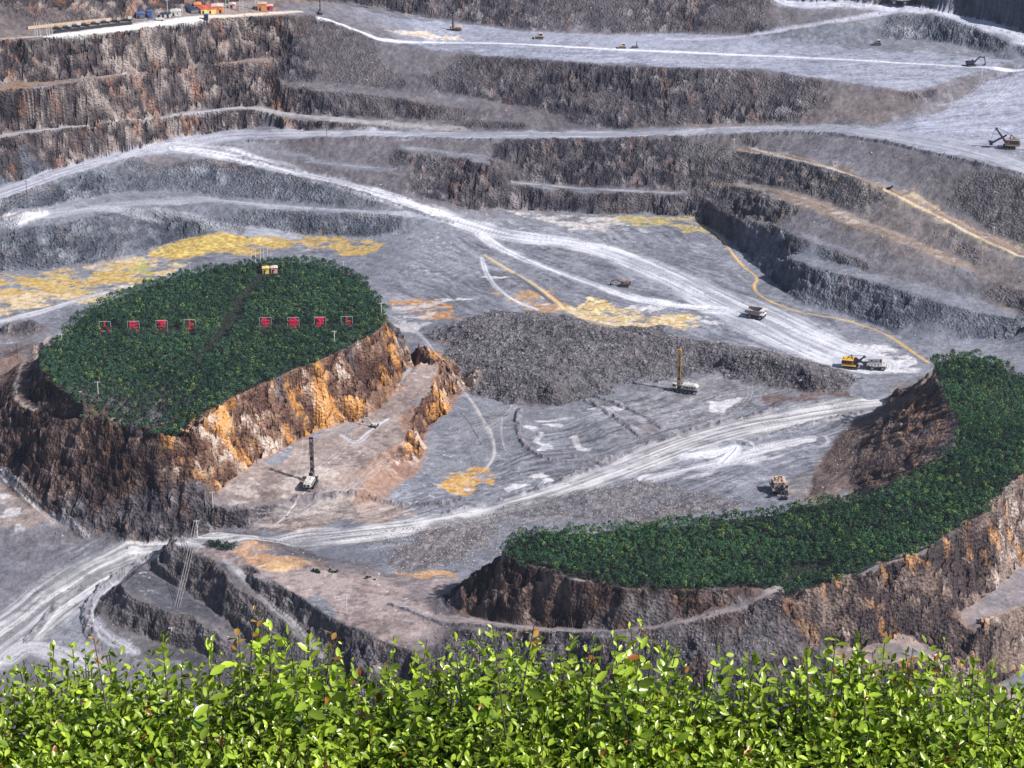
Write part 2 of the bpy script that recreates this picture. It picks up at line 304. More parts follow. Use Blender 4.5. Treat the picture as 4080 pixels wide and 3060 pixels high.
# ------------------------------------------------------------------ fine terrain sheet
def px2w(pts): A = np.array(pts, float); return hit(A[:, 0], A[:, 1])[:, :2]
ncols = []
X = -420.0
while X < 2640:
    ncols.append(X); X += 2.0 if -20 < X < 2232 else 8.0
U = (np.array(ncols) - CX) / FP / cos(PITCH)        # x / y of each column
rows = []; y = 560.0
while y < 1555:
    rows.append(y); y += .78 * (y / 1000) ** 2 if 690 < y < 1420 else 2.4
R_ = np.array(rows)
YY = np.repeat(R_[:, None], len(U), 1); XX = YY * U[None] * 1.06
ny, nx = XX.shape; print('terrain verts', ny * nx)
x = XX.ravel(); y = YY.ravel()
# ragged edges: sample the bench surface through a small warp
wx = fbm(x / 9, y / 9, o=3, s=3) * 1.5; wy = fbm(x / 9, y / 9, o=3, s=9) * 1.5
wall0 = np.clip((bil(blur(SLOPE, 8), x, y) - .45) * 2, 0, 1); wx = wx + fbm(x / 26, y / 26, o=3, s=13) * 3.6 * wall0; wy = wy + fbm(x / 20, y / 30, o=3, s=14) * 4.2 * wall0
z0 = bil(ZB, x + wx, y + wy); sl_ = bil(SLB, x + wx, y + wy)
cliff = np.clip((sl_ - .42) / .5, 0, 1)
# masks on the 1 m grid ------------------------------------------------------
gxs, gys = np.meshgrid(np.arange(NX) * RES + GX0, np.arange(NY) * RES + GY0)
def pip(px, py, poly):
    ins = np.zeros(px.shape, bool); n = len(poly)
    bx0, by0 = poly.min(0); bx1, by1 = poly.max(0); sel = np.nonzero((px > bx0) & (px < bx1) & (py > by0) & (py < by1))
    if len(sel[0]) == 0: return ins
    qx = px[sel]; qy = py[sel]; r = np.zeros(qx.shape, bool); j = n - 1
    for i in range(n):
        xi, yi = poly[i]; xj, yj = poly[j]
        if yi != yj: r ^= ((yi > qy) != (yj > qy)) & (qx < (xj - xi) * (qy - yi) / (yj - yi) + xi)
        j = i
    ins[sel] = r; return ins
def region(pts, soft=3):
    return blur(pip(gxs, gys, px2w(pts)).astype(float), soft)
def region_w(poly, soft=3): return blur(pip(gxs, gys, poly).astype(float), soft)
ISLW = ring_world(ISL)[:, :2]; CREW = ring_world(CRE)[:, :2]
def grow(poly, d):
    c = []; n = len(poly) - 1
    for i in range(n):
        t = poly[(i + 1) % n] - poly[(i - 1) % n]; t = t / (np.linalg.norm(t) + 1e-9); c.append(poly[i] + np.array([-t[1], t[0]]) * d)
    return np.array(c + [c[0]])
wxx = x + fbm(x / 14, y / 14, o=3, s=21) * 7; wyy = y + fbm(x / 14, y / 14, o=3, s=22) * 7
def at(G): return bil(G, wxx, wyy)
# wall palettes: dark, mid, light, accent, accent amount, strike direction (deg), relief in metres
PAL = {
 'left':   ((.042,.036,.044),(.128,.108,.113),(.36,.31,.30),(.27,.145,.105),.14, 8, 3.6),
 'mid':    ((.042,.040,.054),(.125,.113,.128),(.27,.25,.28),(.18,.125,.115),.05, -4, 2.8),
 'right':  ((.060,.058,.070),(.14,.13,.145),(.25,.235,.24),(.20,.155,.125),.12, -40, 2.6),
 'blue':   ((.070,.080,.110),(.145,.158,.20),(.27,.29,.345),(.17,.16,.18),.0, -25, 2.2),
 'orange': ((.10,.055,.045),(.25,.15,.11),(.62,.52,.46),(.62,.30,.08),.28, 32, 3.4),
 'brown':  ((.042,.028,.028),(.125,.085,.08),(.26,.20,.18),(.15,.09,.06),.1, -20, 2.6),
 'inner':  ((.075,.055,.055),(.19,.135,.125),(.34,.26,.23),(.28,.16,.10),.35, 62, 2.2),
 'cres':   ((.07,.055,.06),(.25,.19,.17),(.52,.44,.41),(.52,.28,.13),.12, 40, 3.6),
 'hillet': ((.055,.050,.058),(.145,.133,.145),(.22,.21,.225),(.16,.09,.07),.2, -30, 1.6),
}
SCREE = dict(left=-.45, mid=-.02, right=.12, blue=.22, orange=-.5, brown=-.3, inner=.1, cres=-.3, hillet=.45)
WREG = [('left', region([(-300,-80),(700,-80),(700,60),(600,150),(590,230),(760,280),(430,300),(300,330),(150,360),(-300,480)])),
 ('right', region([(1440,270),(2300,250),(2500,760),(2050,740),(1950,700),(1700,640),(1560,470),(1474,400)], 6)),
 ('blue', region([(1500,470),(1700,540),(1900,600),(2100,650),(2500,700),(2500,790),(2000,790),(1700,700),(1600,600)], 6)),
 ('blue', region([(-300,430),(300,340),(560,360),(740,400),(900,460),(1000,500),(900,560),(500,560),(-300,640)], 5)),
 ('blue', region([(1590,95),(1800,60),(2000,20),(2300,90),(2300,150),(2000,100),(1600,110)], 4)),
 ('brown', region([(-300,700),(60,740),(100,800),(200,890),(385,940),(432,1090),(300,1100),(-300,1020)])),
 ('orange', region([(383,938),(500,850),(640,790),(840,690),(900,700),(1020,830),(960,960),(860,1090),(760,1100),(640,1000),(435,1085)])),
 ('orange', region([(345,925),(500,850),(520,1040),(440,1100),(385,1100),(372,1020)], 2)),
 ('inner', region([(2030,770),(2060,860),(2085,930),(2060,990),(1960,1050),(1850,1080),(1740,1090),(1740,1000),(1850,900),(1980,820)])),
 ('brown', region([(1085,1185),(1300,1262),(1640,1268),(1674,1286),(1640,1300),(1400,1370),(1100,1345),(980,1330),(1010,1240)])),
 ('cres', region([(1674,1284),(1900,1216),(2060,1145),(2260,970),(2500,900),(2500,1500),(2000,1500),(1800,1420)])),
 ('hillet', region([(380,1165),(480,1220),(600,1310),(700,1420),(1740,1410),(1720,1330),(1660,1300),(1370,1375),(1000,1352),(900,1420),(760,1350),(640,1290),(560,1230),(700,1500),(-100,1500),(200,1330)]))]
wts = []; rest = np.ones(x.shape, np.float32)
for nm, G in WREG[::-1]:
    w = at(G).astype(np.float32) * rest; rest = rest - w; wts.append((nm, w))
wts.append(('mid', rest))
lowf = fbm(x / 40, y / 40, o=3, s=31); mot = fbm(x / 7, y / 7, z0 / 7, o=4, s=41); fin = fbm(x / 1.6, y / 1.6, z0 / 2, o=2, s=51)
wall = np.zeros((len(x), 3), np.float32); disp = np.zeros(len(x), np.float32)
for nm, w in wts:
    if w.max() < .01: continue
    s = np.nonzero(w > .01)[0]; d, m_, l, a, aa, deg, rel = PAL[nm]; th = radians(deg); ww = w[s][:, None]
    u = x[s] * cos(th) + y[s] * sin(th); v = -x[s] * sin(th) + y[s] * cos(th); zz = z0[s]
    lean = u + zz * .28                                     # strata lean a little
    st = fbm((u + zz * .55) / 4.4, v / 8, zz / 6.5, o=4, s=61, g=.62); rg = 1 - np.abs(fbm(lean / 8.0, v / 16, zz / 17, o=4, s=71)) * 2
    q = (zz * 1.0 + v * .45); wob = mot[s] * .5
    ca, ea = cells(lean / 6.0 + wob, q / 6.5 + wob, 301); cb, eb = cells(lean / 2.3 + wob, q / 2.8, 311)
    crack = np.clip(1 - ea * 7, 0, 1) * .6 + np.clip(1 - eb * 5, 0, 1) * .4
    t = st * .42 + mot[s] * .2 + lowf[s] * .25 + ca * .24 + cb * .24 - crack * .34
    d, m_, l, a = [np.array(c, np.float32) for c in (d, m_, l, a)]
    k1 = np.clip(t * 2.9 + .58, 0, 1)[:, None]; c = d * (1 - k1) + m_ * k1
    k2 = np.clip((t - .22) * 4, 0, 1)[:, None]; c = c * (1 - k2) + l * k2
    k3 = np.clip((fbm(lean / 6, v / 12, zz / 15, o=4, s=81, g=.65) + cb * .25 + aa - .42) * 3, 0, 1)[:, None] * .75; c = c * (1 - k3) + (a * (.7 + .5 * k1)) * k3
    sc_ = np.clip((fbm(lean / 26, v / 30, zz / 10, o=4, s=251, g=.6) + SCREE[nm]) * 3.2, 0, 1)
    spk = m_ * (1.0 + .30 * fin[s] + .22 * mot[s])[:, None] * .95; c = c * (1 - sc_[:, None] * .85) + spk * (sc_[:, None] * .85)
    rel = rel * (1 - .82 * sc_)
    wall[s] += c * ww; disp[s] += (rg * .45 + st * .2 + ca * .6 + cb * .42 - crack * .6) * rel * w[s]
# rubble
rub = np.zeros(len(x), np.float32)
RUBG = region([(925,712),(1054,676),(1170,674),(1304,702),(1400,712),(1530,742),(1700,768),(1860,815),(1830,850),(1700,842),(1600,822),(1500,800),(1400,828),(1287,852),(1204,878),(1120,874),(1010,850),(985,790)], 3)
RUB2 = region([(835,1175),(900,1150),(1010,1120),(1100,1090),(1400,1030),(1480,1050),(1640,1090),(1440,1120),(1120,1120),(1040,1180),(1000,1215),(860,1235)], 3)
RUB3 = region([(480,1300),(560,1310),(700,1440),(1000,1480),(1640,1420),(1700,1310),(1640,1305),(1400,1372),(1010,1352),(900,1430),(700,1400)], 3)
rub = np.clip(at(RUBG) * 1.0 + at(RUB2) * .55 + at(RUB3) * .4, 0, 1).astype(np.float32)
boul = np.abs(fbm(x / 3.4, y / 3.4, o=4, s=91)); lump = fbm(x / 11, y / 11, o=3, s=95)
disp = np.where(disp > 0, disp * .55, disp)
# joints and ledges: the faces break back in uneven steps
stp = 4.6; off = fbm(x / 30, y / 30, o=3, s=261) * 5; fr = (z0 + off) / stp; fi = np.floor(fr); fq = fr - fi; led = (fi + np.clip((fq - .22) / .56, 0, 1) ** 1.0) * stp - off - z0
disp = disp + led * (.55 + .5 * np.clip(mot, -1, 1)) * (1 - .75 * np.clip(at(RUB3), 0, 1))
disp_all = disp * cliff + rub * (boul * .8 + lump * 1.5) + (1 - cliff) * (1 - rub) * (fbm(x / 3, y / 3, o=3, s=99) * .10 + fbm(x / 22, y / 22, o=2, s=98) * .25) + cliff * fin * .35
# ground colours ------------------------------------------------------------
t = mot * .45 + fin * .35 + lowf * .35
def mixc(c1, c2, k): return np.array(c1, np.float32) * (1 - k[:, None]) + np.array(c2, np.float32) * k[:, None]
g = mixc((.165,.172,.205), (.29,.30,.345), np.clip(t * .9 + .45, 0, 1))
def over(G, c1, c2, amt=1.0, thr=.5, sharp=4):
    global g
    w = at(G).astype(np.float32); s = np.nonzero(w > .01)[0]
    k = np.clip((w[s] - .5 + (t[s]) * .55 + (amt - .5)) * sharp, 0, 1) * np.clip(w[s] * 3, 0, 1)
    c = mixc(c1, c2, np.clip(t[s] * 1.2 + .5, 0, 1)); g[s] = g[s] * (1 - k[:, None]) + c * k[:, None]
over(region([(700,-10),(1474,70),(1597,80),(2174,130),(2212,135),(1958,200),(1661,148),(1474,147),(1170,127),(887,100),(760,60)]), (.27,.285,.355), (.40,.42,.51), 1)
over(region([(1900,280),(2000,256),(2130,183),(2500,60),(2500,330),(2130,320),(2030,335),(1930,305)]), (.29,.305,.385), (.43,.45,.545), 1)
over(region([(0,86),(600,36),(700,-20),(-300,-20),(-300,110)]), (.17,.15,.15), (.33,.28,.26), 1)
over(region([(0,180),(583,120),(583,140),(233,168),(0,200)], 1), (.20,.14,.12), (.34,.25,.20), 1)
over(region([(-20,180),(30,160),(90,140),(105,150),(110,175),(0,190)], 1), (.26,.16,.10), (.36,.24,.15), 1)
over(region([(590,178),(737,186),(904,199),(1097,228),(1304,246),(1474,225),(1474,270),(1137,265),(900,232),(740,205),(590,194)], 1), (.15,.14,.16), (.24,.225,.24), 1)
over(region([(1440,215),(1560,160),(1750,170),(1990,210),(1950,272),(1474,270)], 3), (.17,.15,.155), (.30,.25,.23), .7)
over(region([(1700,250),(1850,200),(1990,205),(1980,262),(1800,270)], 3), (.24,.17,.13), (.36,.27,.21), .6)
over(region([(1500,300),(1600,300),(1900,400),(2212,530),(2212,650),(1900,520),(1700,440),(1540,400)], 2), (.20,.155,.13), (.33,.26,.21), .9)
over(region([(430,1085),(640,960),(780,912),(900,790),(960,800),(880,930),(830,1075),(900,1110),(650,1140),(0,1130),(0,1030),(300,1092)]), (.20,.155,.145), (.40,.33,.30), 1)
over(region([(0,780),(60,745),(110,730),(90,860),(230,900),(150,925),(0,900)], 2), (.16,.11,.10), (.27,.20,.175), 1)
over(region([(500,1170),(700,1235),(860,1245),(1000,1240),(1000,1300),(1270,1356),(1640,1280),(1674,1290),(1400,1372),(1000,1350),(960,1385),(850,1402),(740,1345),(650,1285),(580,1252),(530,1222),(380,1178),(430,1152)]), (.21,.165,.16), (.42,.34,.325), 1)
over(region([(1080,880),(1300,850),(1500,860),(1420,930),(1300,1010),(1100,1040),(1000,1060),(930,1000),(1000,880)], 4), (.17,.175,.205), (.27,.28,.315), 1)
over(region([(1300,870),(1500,800),(1700,850),(1500,930),(1350,950)], 3), (.15,.15,.165), (.30,.30,.33), 1)
over(region([(835,1175),(1010,1120),(1640,1090),(1400,1125),(1100,1120),(1000,1215),(860,1235)], 3), (.16,.14,.15), (.36,.32,.33), .9)
over(region([(1794,1403),(2212,1216),(2500,1100),(2500,1290),(2212,1319),(2091,1385),(1900,1450)], 1), (.19,.175,.19), (.32,.29,.30), 1)
over(region([(1700,1080),(1760,1000),(1840,920),(2000,800),(2010,830),(1900,900),(1850,1060)], 2), (.18,.17,.18), (.28,.26,.265), .8)
over(region([(850,1262),(930,1245),(1005,1262),(1000,1320),(930,1320),(860,1285)], 2), (.13,.11,.115), (.28,.24,.24), 1)
# long streaks left by traffic and water on the open floor
def streaks(pts, deg, amp, l1=16, l2=1.3):
    global g
    w = at(region(pts, 6)).astype(np.float32); s = np.nonzero(w > .02)[0]; th = radians(deg)
    u = x[s] * cos(th) + y[s] * sin(th); v = -x[s] * sin(th) + y[s] * cos(th)
    v = v + fbm(x[s] / 30, y[s] / 30, o=2, s=165) * 5; n = fbm(u / l1, v / l2, o=4, s=161, g=.7) + .4 * fbm(u / 5, v / .8, o=2, s=171); n = np.clip(n, -1, 1) * w[s] * amp
    g[s] = g[s] * np.clip(1 + n, .35, 2.2)[:, None]
streaks([(0,1180),(300,1100),(600,1120),(1000,1030),(1300,870),(1500,850),(1900,850),(1750,1060),(1100,1130),(900,1170),(200,1240)], 32, .5, 24, 1.5)
streaks([(860,560),(1100,470),(1500,480),(1640,620),(2000,790),(1800,800),(1300,700),(860,690)], -44, .42, 24, 1.5)
streaks([(-100,470),(-100,700),(200,640),(560,520),(820,510),(800,545),(0,600)], 15, .45)
streaks([(887,85),(1474,100),(2212,120),(2212,330),(1950,290),(2000,190),(1474,150),(1000,115)], 3, .3, 22, 2)
over(region([(262,1255),(330,1225),(375,1180),(480,1225),(600,1325),(700,1440),(200,1400),(205,1315)], 2), (.075,.075,.09), (.135,.135,.155), 1)
# patches -------------------------------------------------------------------
Y1, Y2 = (.44,.30,.09), (.64,.44,.13)
patch_n = fbm(x / 11, y / 5.5, o=5, s=121, g=.72)
def patch(pts, c1, c2, cover=.5, soft=4, sharp=1.5, alpha=.85):
    global g
    G = region(pts, soft); w = at(G).astype(np.float32); s = np.nonzero(w > .02)[0]
    if len(s) == 0: return
    k = np.clip((w[s] - .5) * 1.4 + (patch_n[s] + cover * .8 - .22) * 1.5, -1, 1); k = np.clip(k * sharp, 0, 1) * alpha * np.clip(w[s] * 4, 0, 1)
    c = mixc(c1, c2, np.clip(fin[s] * .8 + .5, 0, 1)); g[s] = g[s] * (1 - k[:, None]) + c * k[:, None]
patch([(333,560),(338,528),(400,508),(480,506),(560,512),(600,500),(700,503),(790,518),(818,538),(780,548),(650,535),(560,545),(480,552),(380,565)], Y1, Y2, .38)
patch([(333,552),(345,528),(400,512),(560,514),(580,525),(500,540),(400,556)], Y1, (.80,.62,.20), .9)
patch([(-60,610),(100,585),(250,562),(350,560),(400,585),(300,615),(200,650),(100,660),(-60,680)], (.60,.42,.20), (.80,.66,.42), .22)
patch([(0,590),(150,580),(330,575),(350,600),(200,628),(0,640)], Y1, Y2, .15)
patch([(275,560),(310,575),(350,592),(330,598),(290,575)], (.42,.40,.10), (.5,.5,.15), .6, 1)
patch([(840,640),(900,640),(1000,672),(1000,692),(900,678),(845,662)], (.42,.20,.07), (.65,.38,.18), .3, 1)
patch([(1060,628),(1150,625),(1200,640),(1240,680),(1150,672),(1080,645)], (.42,.25,.13), (.6,.36,.18), .3)
patch([(1200,655),(1290,648),(1360,665),(1450,676),(1530,688),(1490,714),(1400,712),(1280,704)], (.66,.44,.16), (.85,.74,.5), .33)
patch([(1255,655),(1290,650),(1320,668),(1300,690),(1260,680)], Y2, (.9,.75,.4), .7, 1)
patch([(930,1050),(990,1020),(1060,1030),(1095,1052),(1000,1082),(940,1072)], (.62,.32,.06), (.78,.5,.18), .4, 1)
patch([(100,1052),(140,1062),(162,1076),(130,1080),(105,1066)], (.75,.28,.03), (.8,.35,.06), .8, 1)
patch([(260,1135),(330,1118),(420,1122),(400,1140),(300,1146)], (.7,.58,.25), (.8,.7,.4), .4, 1)
patch([(380,1070),(700,1010),(800,1060),(700,1130),(400,1140)], (.50,.43,.38), (.66,.58,.52), -.1, 2)
WH = (.60,.59,.61); WH2 = (.78,.77,.79)
for e in [(1150,940,14,12),(1200,905,16,5),(1255,955,22,10),(1155,955,12,10),(1200,925,14,5),(1115,1010,28,8),(1160,1020,26,6),(1185,1030,20,5),(1120,1040,30,6),(1145,1000,10,4),(1575,872,30,9),(1320,885,40,6),(1540,690,30,5),(1240,985,10,3),
          (1015,1060,20,5),(30,1100,30,8),(60,1135,25,6),(20,1060,20,5),(250,620,30,4),(1180,645,10,3),(975,650,40,6),(1060,600,25,4),(1130,650,30,5),(1500,660,50,8),(1400,662,40,6)]:
    a = np.linspace(0, 2 * pi, 13)[:-1]; patch(np.stack([e[0] + e[2] * np.cos(a), e[1] + e[3] * np.sin(a)], 1), WH, WH2, .3, 1)
patch([(1560,640),(1700,700),(1850,740),(1960,770),(1990,790),(1900,800),(1800,790),(1680,735),(1580,680)], WH, WH2, .45, 2)
patch([(1780,735),(1900,745),(1980,780),(1900,795),(1830,785)], WH, WH2, .15)
patch([(1590,318),(1640,315),(1720,335),(1700,345),(1600,330)], WH, WH2, .4, 1)
patch([(1607,400),(1690,408),(1680,414),(1610,406)], WH, WH2, .5, 1)
patch([(1810,458),(1850,462),(1870,480),(1830,478)], (.6,.5,.4), WH, .4, 1)
patch([(1850,388),(1940,410),(2000,440),(2100,500),(2212,545),(2212,560),(2100,520),(1960,450),(1860,402)], (.66,.5,.24), (.85,.75,.5), .3, 1)
patch([(1380,455),(1500,470),(1580,520),(1500,500),(1250,475)], (.40,.33,.12), (.6,.48,.2), .1, 1)
patch([(820,62),(930,66),(1020,80),(960,86),(870,78)], (.8,.6,.4), (.9,.85,.8), .6, 1)
patch([(1070,455),(1300,470),(1400,500),(1280,500),(1120,475)], (.55,.5,.45), (.75,.72,.7), .0, 1)
patch([(540,1205),(640,1215),(700,1240),(640,1250),(570,1230)], (.66,.40,.18), (.8,.58,.34), .4, 1)
patch([(430,1150),(560,1170),(700,1225),(740,1245),(640,1232),(500,1185)], (.50,.28,.14), (.66,.42,.25), .3, 1)
patch([(840,1235),(960,1235),(1000,1250),(900,1255)], (.60,.33,.14), (.7,.45,.25), .4, 1)
patch([(800,640),(1000,640),(1000,655),(850,652)], (.5,.5,.52), WH, .0, 1)
# roads ---------------------------------------------------------------------
road_id = np.zeros(len(x), np.int16); road_k = np.zeros(len(x), np.float32)
def road(pts, hw, c1, c2, streak=1.0, rid=0, edge=1.0, world_pts=None, alpha=1.0):
    """hw: half width in metres, one number or one per point"""
    global g, wall
    W = px2w(pts) if world_pts is None else np.array(world_pts); n = len(W)
    H_ = np.full(n, float(hw)) if np.ndim(hw) == 0 else np.array(hw, float)
    Q = np.concatenate([W, H_[:, None]], 1); Q = chaikin(chaikin(Q)); hm = H_.max() + 4
    s = np.nonzero((x > Q[:, 0].min() - hm) & (x < Q[:, 0].max() + hm) & (y > Q[:, 1].min() - hm) & (y < Q[:, 1].max() + hm))[0]
    px_, py_ = x[s], y[s]; best = np.full(len(s), 1e9, np.float32); dd = np.zeros(len(s), np.float32); al = dd.copy(); hh = dd + 1; acc = 0
    for a, b in zip(Q[:-1], Q[1:]):
        e = b[:2] - a[:2]; Ln = np.linalg.norm(e)
        if Ln < 1e-6: continue
        e = e / Ln; tt = np.clip((px_ - a[0]) * e[0] + (py_ - a[1]) * e[1], 0, Ln)
        qx = px_ - a[0] - e[0] * tt; qy = py_ - a[1] - e[1] * tt; q = np.hypot(qx, qy); sg = np.sign(e[0] * qy - e[1] * qx)
        m = q < best; best[m] = q[m]; dd[m] = (q * sg)[m]; al[m] = (acc + tt)[m]; hh[m] = (a[2] + (b[2] - a[2]) * tt / Ln)[m]; acc += Ln
    keep = best < hh + 3; s = s[keep]; best = best[keep]; dd = dd[keep]; al = al[keep]; hh = hh[keep]
    rag = fbm(al / 12, dd / 4, o=3, s=131) * edge * np.minimum(hh * .35, 2.2)
    k = np.clip((hh - best + rag) / (.6 + .38 * hh), 0, 1) * alpha
    stn = fbm(dd / 1.1 + al / 90, al / 38, o=3, s=141, g=.7) * streak
    c = mixc(c1, c2, np.clip(stn * .8 + .45 + mot[s] * .3 + lowf[s] * .25, 0, 1))
    k = k * np.clip(1 - (sl_[s] - .62) / .25, 0, 1)
    g[s] = g[s] * (1 - k[:, None]) + c * k[:, None]; wall[s] = wall[s] * (1 - k[:, None]) + c * k[:, None]
    road_k[s] = np.maximum(road_k[s], k); cliff[s] *= (1 - k); disp_all[s] = disp_all[s] * (1 - .85 * k) + k * stn * .16
    if rid: road_id[s[k > .5]] = rid
LT = ((.30,.31,.37), (.52,.535,.61)); LW = ((.36,.37,.42), (.76,.77,.83)); TN = ((.27,.23,.21), (.42,.37,.34)); GR = ((.27,.28,.325), (.43,.45,.51))
road([(-60,470),(0,421),(67,399),(133,371),(233,345),(300,324),(367,314),(430,302),(500,290),(600,289),(737,289),(900,293),(1070,293),(1304,291),(1474,283),(1641,276),(1774,277),(1874,286),(1960,300),(2040,312),(2120,330),(2212,362),(2300,400)], [10,10,9,9,9,9,10,12,9,7,7,7,7,7,7,7,7,8,10,12,12,10,8], *LT, rid=1)
road([(380,318),(440,325),(500,336),(583,358),(667,380),(737,398),(837,428),(937,455),(1030,490),(1120,513),(1250,527),(1350,555),(1450,600),(1550,650),(1640,690),(1740,738),(1820,772),(1890,788)], [8,9,8,7,7,7,7,7,10,9,9,11,14,17,20,21,20,13], *LW, rid=2)
road([(1040,505),(1080,535),(1150,568),(1250,604),(1350,640),(1450,660),(1560,668)], [6,5,4,3.5,4,5,8], (.40,.41,.47), (.85,.86,.9))
road([(1040,556),(1050,590),(1070,620),(1110,650),(1160,668)], 1.8, (.4,.41,.46), (.75,.76,.8))
road([(0,694),(100,668),(200,640),(230,632)], [4,4,3,3], (.38,.38,.42), (.62,.62,.66))
road([(690,38),(740,53),(790,72),(830,86),(900,90),(1100,93),(1300,106),(1474,113),(1700,122),(1900,132),(2100,146),(2212,150)], [3,2.5,2.5,2.5,2,2,2.2,2.4,2.4,2.2,2,3], (.66,.67,.74), (.9,.91,.96), edge=.6)
road([(1681,-3),(1850,9),(1950,19),(2041,25),(2107,46),(2212,83),(2300,120)], 7.5, (.44,.46,.55), (.68,.70,.80), rid=4)
road([(1440,84),(1560,84),(1650,71),(1757,55),(1870,35),(1940,24)], 3, (.38,.38,.46), (.54,.55,.65))
road([(-40,300),(0,294),(133,277),(233,264),(333,258),(383,249),(433,242),(540,230),(600,246),(737,258),(850,268),(1000,280)], 3.2, (.28,.265,.27), (.44,.42,.43), rid=5)
road([(-60,490),(0,475),(150,457),(300,437),(450,428),(600,447),(737,456),(830,463),(910,467),(960,474)], [9,8,6,5,4,3.5,3,3,3,3], *GR)
road([(200,448),(350,463),(450,482),(560,502),(640,512)], [5,6,6,6,5], *GR)
road([(0,462),(120,455),(40,480)], [4,4,3], (.5,.5,.54), (.75,.74,.77))
road([(1600,322),(1708,337),(1774,355),(1850,382),(1925,408),(2000,445),(2090,495),(2212,545),(2260,570)], 2.6, (.28,.20,.16), (.42,.31,.26))
road([(1620,320),(1720,346),(1800,364),(1850,385)], .8, (.8,.75,.6), (.95,.9,.8), edge=.6)
road([(1860,392),(1930,418),(2000,455),(2100,508),(2212,556)], 1.1, (.75,.58,.3), (.92,.8,.55), edge=.8)
road([(1540,397),(1620,402),(1708,422),(1790,445),(1870,483),(1950,512)], 2, (.28,.22,.19), (.38,.31,.27))
road([(1897,870),(1850,877),(1750,892),(1620,915),(1500,950),(1400,990),(1300,1030),(1200,1067),(1050,1110),(900,1140),(750,1157),(600,1168),(450,1172),(330,1190),(230,1228),(130,1290),(60,1350),(-30,1410),(-120,1460)], [7,10,11,12,12,11,8,7,7,7,8,9,10,11,14,15,16,14,12], (.24,.24,.255), (.70,.69,.70), rid=3)
road([(1750,950),(1600,985),(1500,1010),(1400,1035)], [6,7,7,5], (.42,.42,.46), (.72,.72,.75), edge=2)
road([(1480,985),(1560,975),(1600,960),(1560,1000)], [6,8,6,5], (.60,.61,.66), (.82,.83,.87), edge=1.5)
road([(268,1248),(225,1275),(197,1300),(190,1335),(225,1375),(290,1410)], [3,3,3.5,4,4,4], (.30,.30,.335), (.48,.48,.53))
road([(20,1420),(60,1390),(120,1400),(200,1440)], [6,7,7,6], (.34,.34,.37), (.55,.55,.58))
road([(105,728),(75,768),(45,800),(31,840),(38,872),(75,888),(130,897),(200,902),(250,903),(285,905)], 1.7, (.34,.27,.23), (.52,.44,.38), edge=.5)
road([(937,1334),(1037,1344),(1170,1359),(1270,1365),(1370,1362),(1474,1344),(1574,1319),(1640,1293),(1680,1272)], 2.2, (.26,.225,.225), (.40,.35,.345), rid=6)
road([(850,1300),(900,1318),(937,1334)], 3, (.3,.25,.24), (.42,.36,.34))
road([(490,1212),(510,1230),(567,1283),(633,1347),(670,1388),(700,1425)], [2,2,2.2,2.6,2.8,3], (.27,.255,.26), (.40,.38,.385))
road([(862,694),(920,730),(955,775),(985,815),(1015,860),(1040,900),(1064,945),(1068,985),(1050,1010)], 1.3, (.36,.33,.34), (.55,.52,.53))
road([(1068,985),(1040,1020),(1000,1045)], .5, (.5,.48,.48), (.62,.6,.6)); road([(1085,900),(1082,940),(1090,975),(1110,985)], .5, (.5,.48,.48), (.62,.6,.6))
road([(700,940),(800,870),(860,820),(915,770)], [5,5,4,3], (.26,.22,.215), (.38,.335,.33))
road([(737,940),(770,960),(800,930),(840,905)], 2, (.36,.34,.36), (.6,.58,.62))
OG = ((.55,.33,.10), (.78,.55,.24))
road([(1474,473),(1530,492),(1560,515),(1581,548),(1608,578),(1640,600),(1625,620),(1643,640),(1674,656),(1724,674),(1791,685),(1841,695),(1908,718),(1948,744),(2004,782)], [.6,.9,1.2,1.4,1.4,1.5,1.2,1.2,1,1,1,1,1.1,1.4,1.5], *OG, edge=.8)
road([(1100,455),(1200,460),(1300,465),(1474,473)], .5, *OG, edge=1)
road([(1046,550),(1100,585),(1150,612),(1200,648),(1225,672),(1270,690)], [1.2,1.6,1.8,2.2,2.4,2.5], (.6,.38,.16), (.85,.70,.45))
road([(1110,592),(1150,620),(1195,655)], 2, (.11,.115,.14), (.17,.175,.2))
road([(0,1010),(60,1068),(130,1128),(190,1160)], [2,2.5,2.5,3], (.17,.165,.18), (.42,.41,.44))
road([(0,1022),(50,1075),(115,1130)], .8, (.7,.7,.7), (.88,.87,.87), edge=2)
road([(100,79),(180,71),(260,62),(340,52),(390,46),(440,39)], [3,4.5,6,8,8,5], (.78,.76,.74), (.92,.91,.88), edge=.3)
road([(436,38),(520,32),(600,28),(650,25)], 3, (.62,.52,.42), (.78,.68,.58), edge=.4)
road([(-40,88),(0,84),(100,77)], 2, (.42,.32,.28), (.55,.44,.38))
road([(0,1335),(0,1250)], 0.01, *LT) if False else None
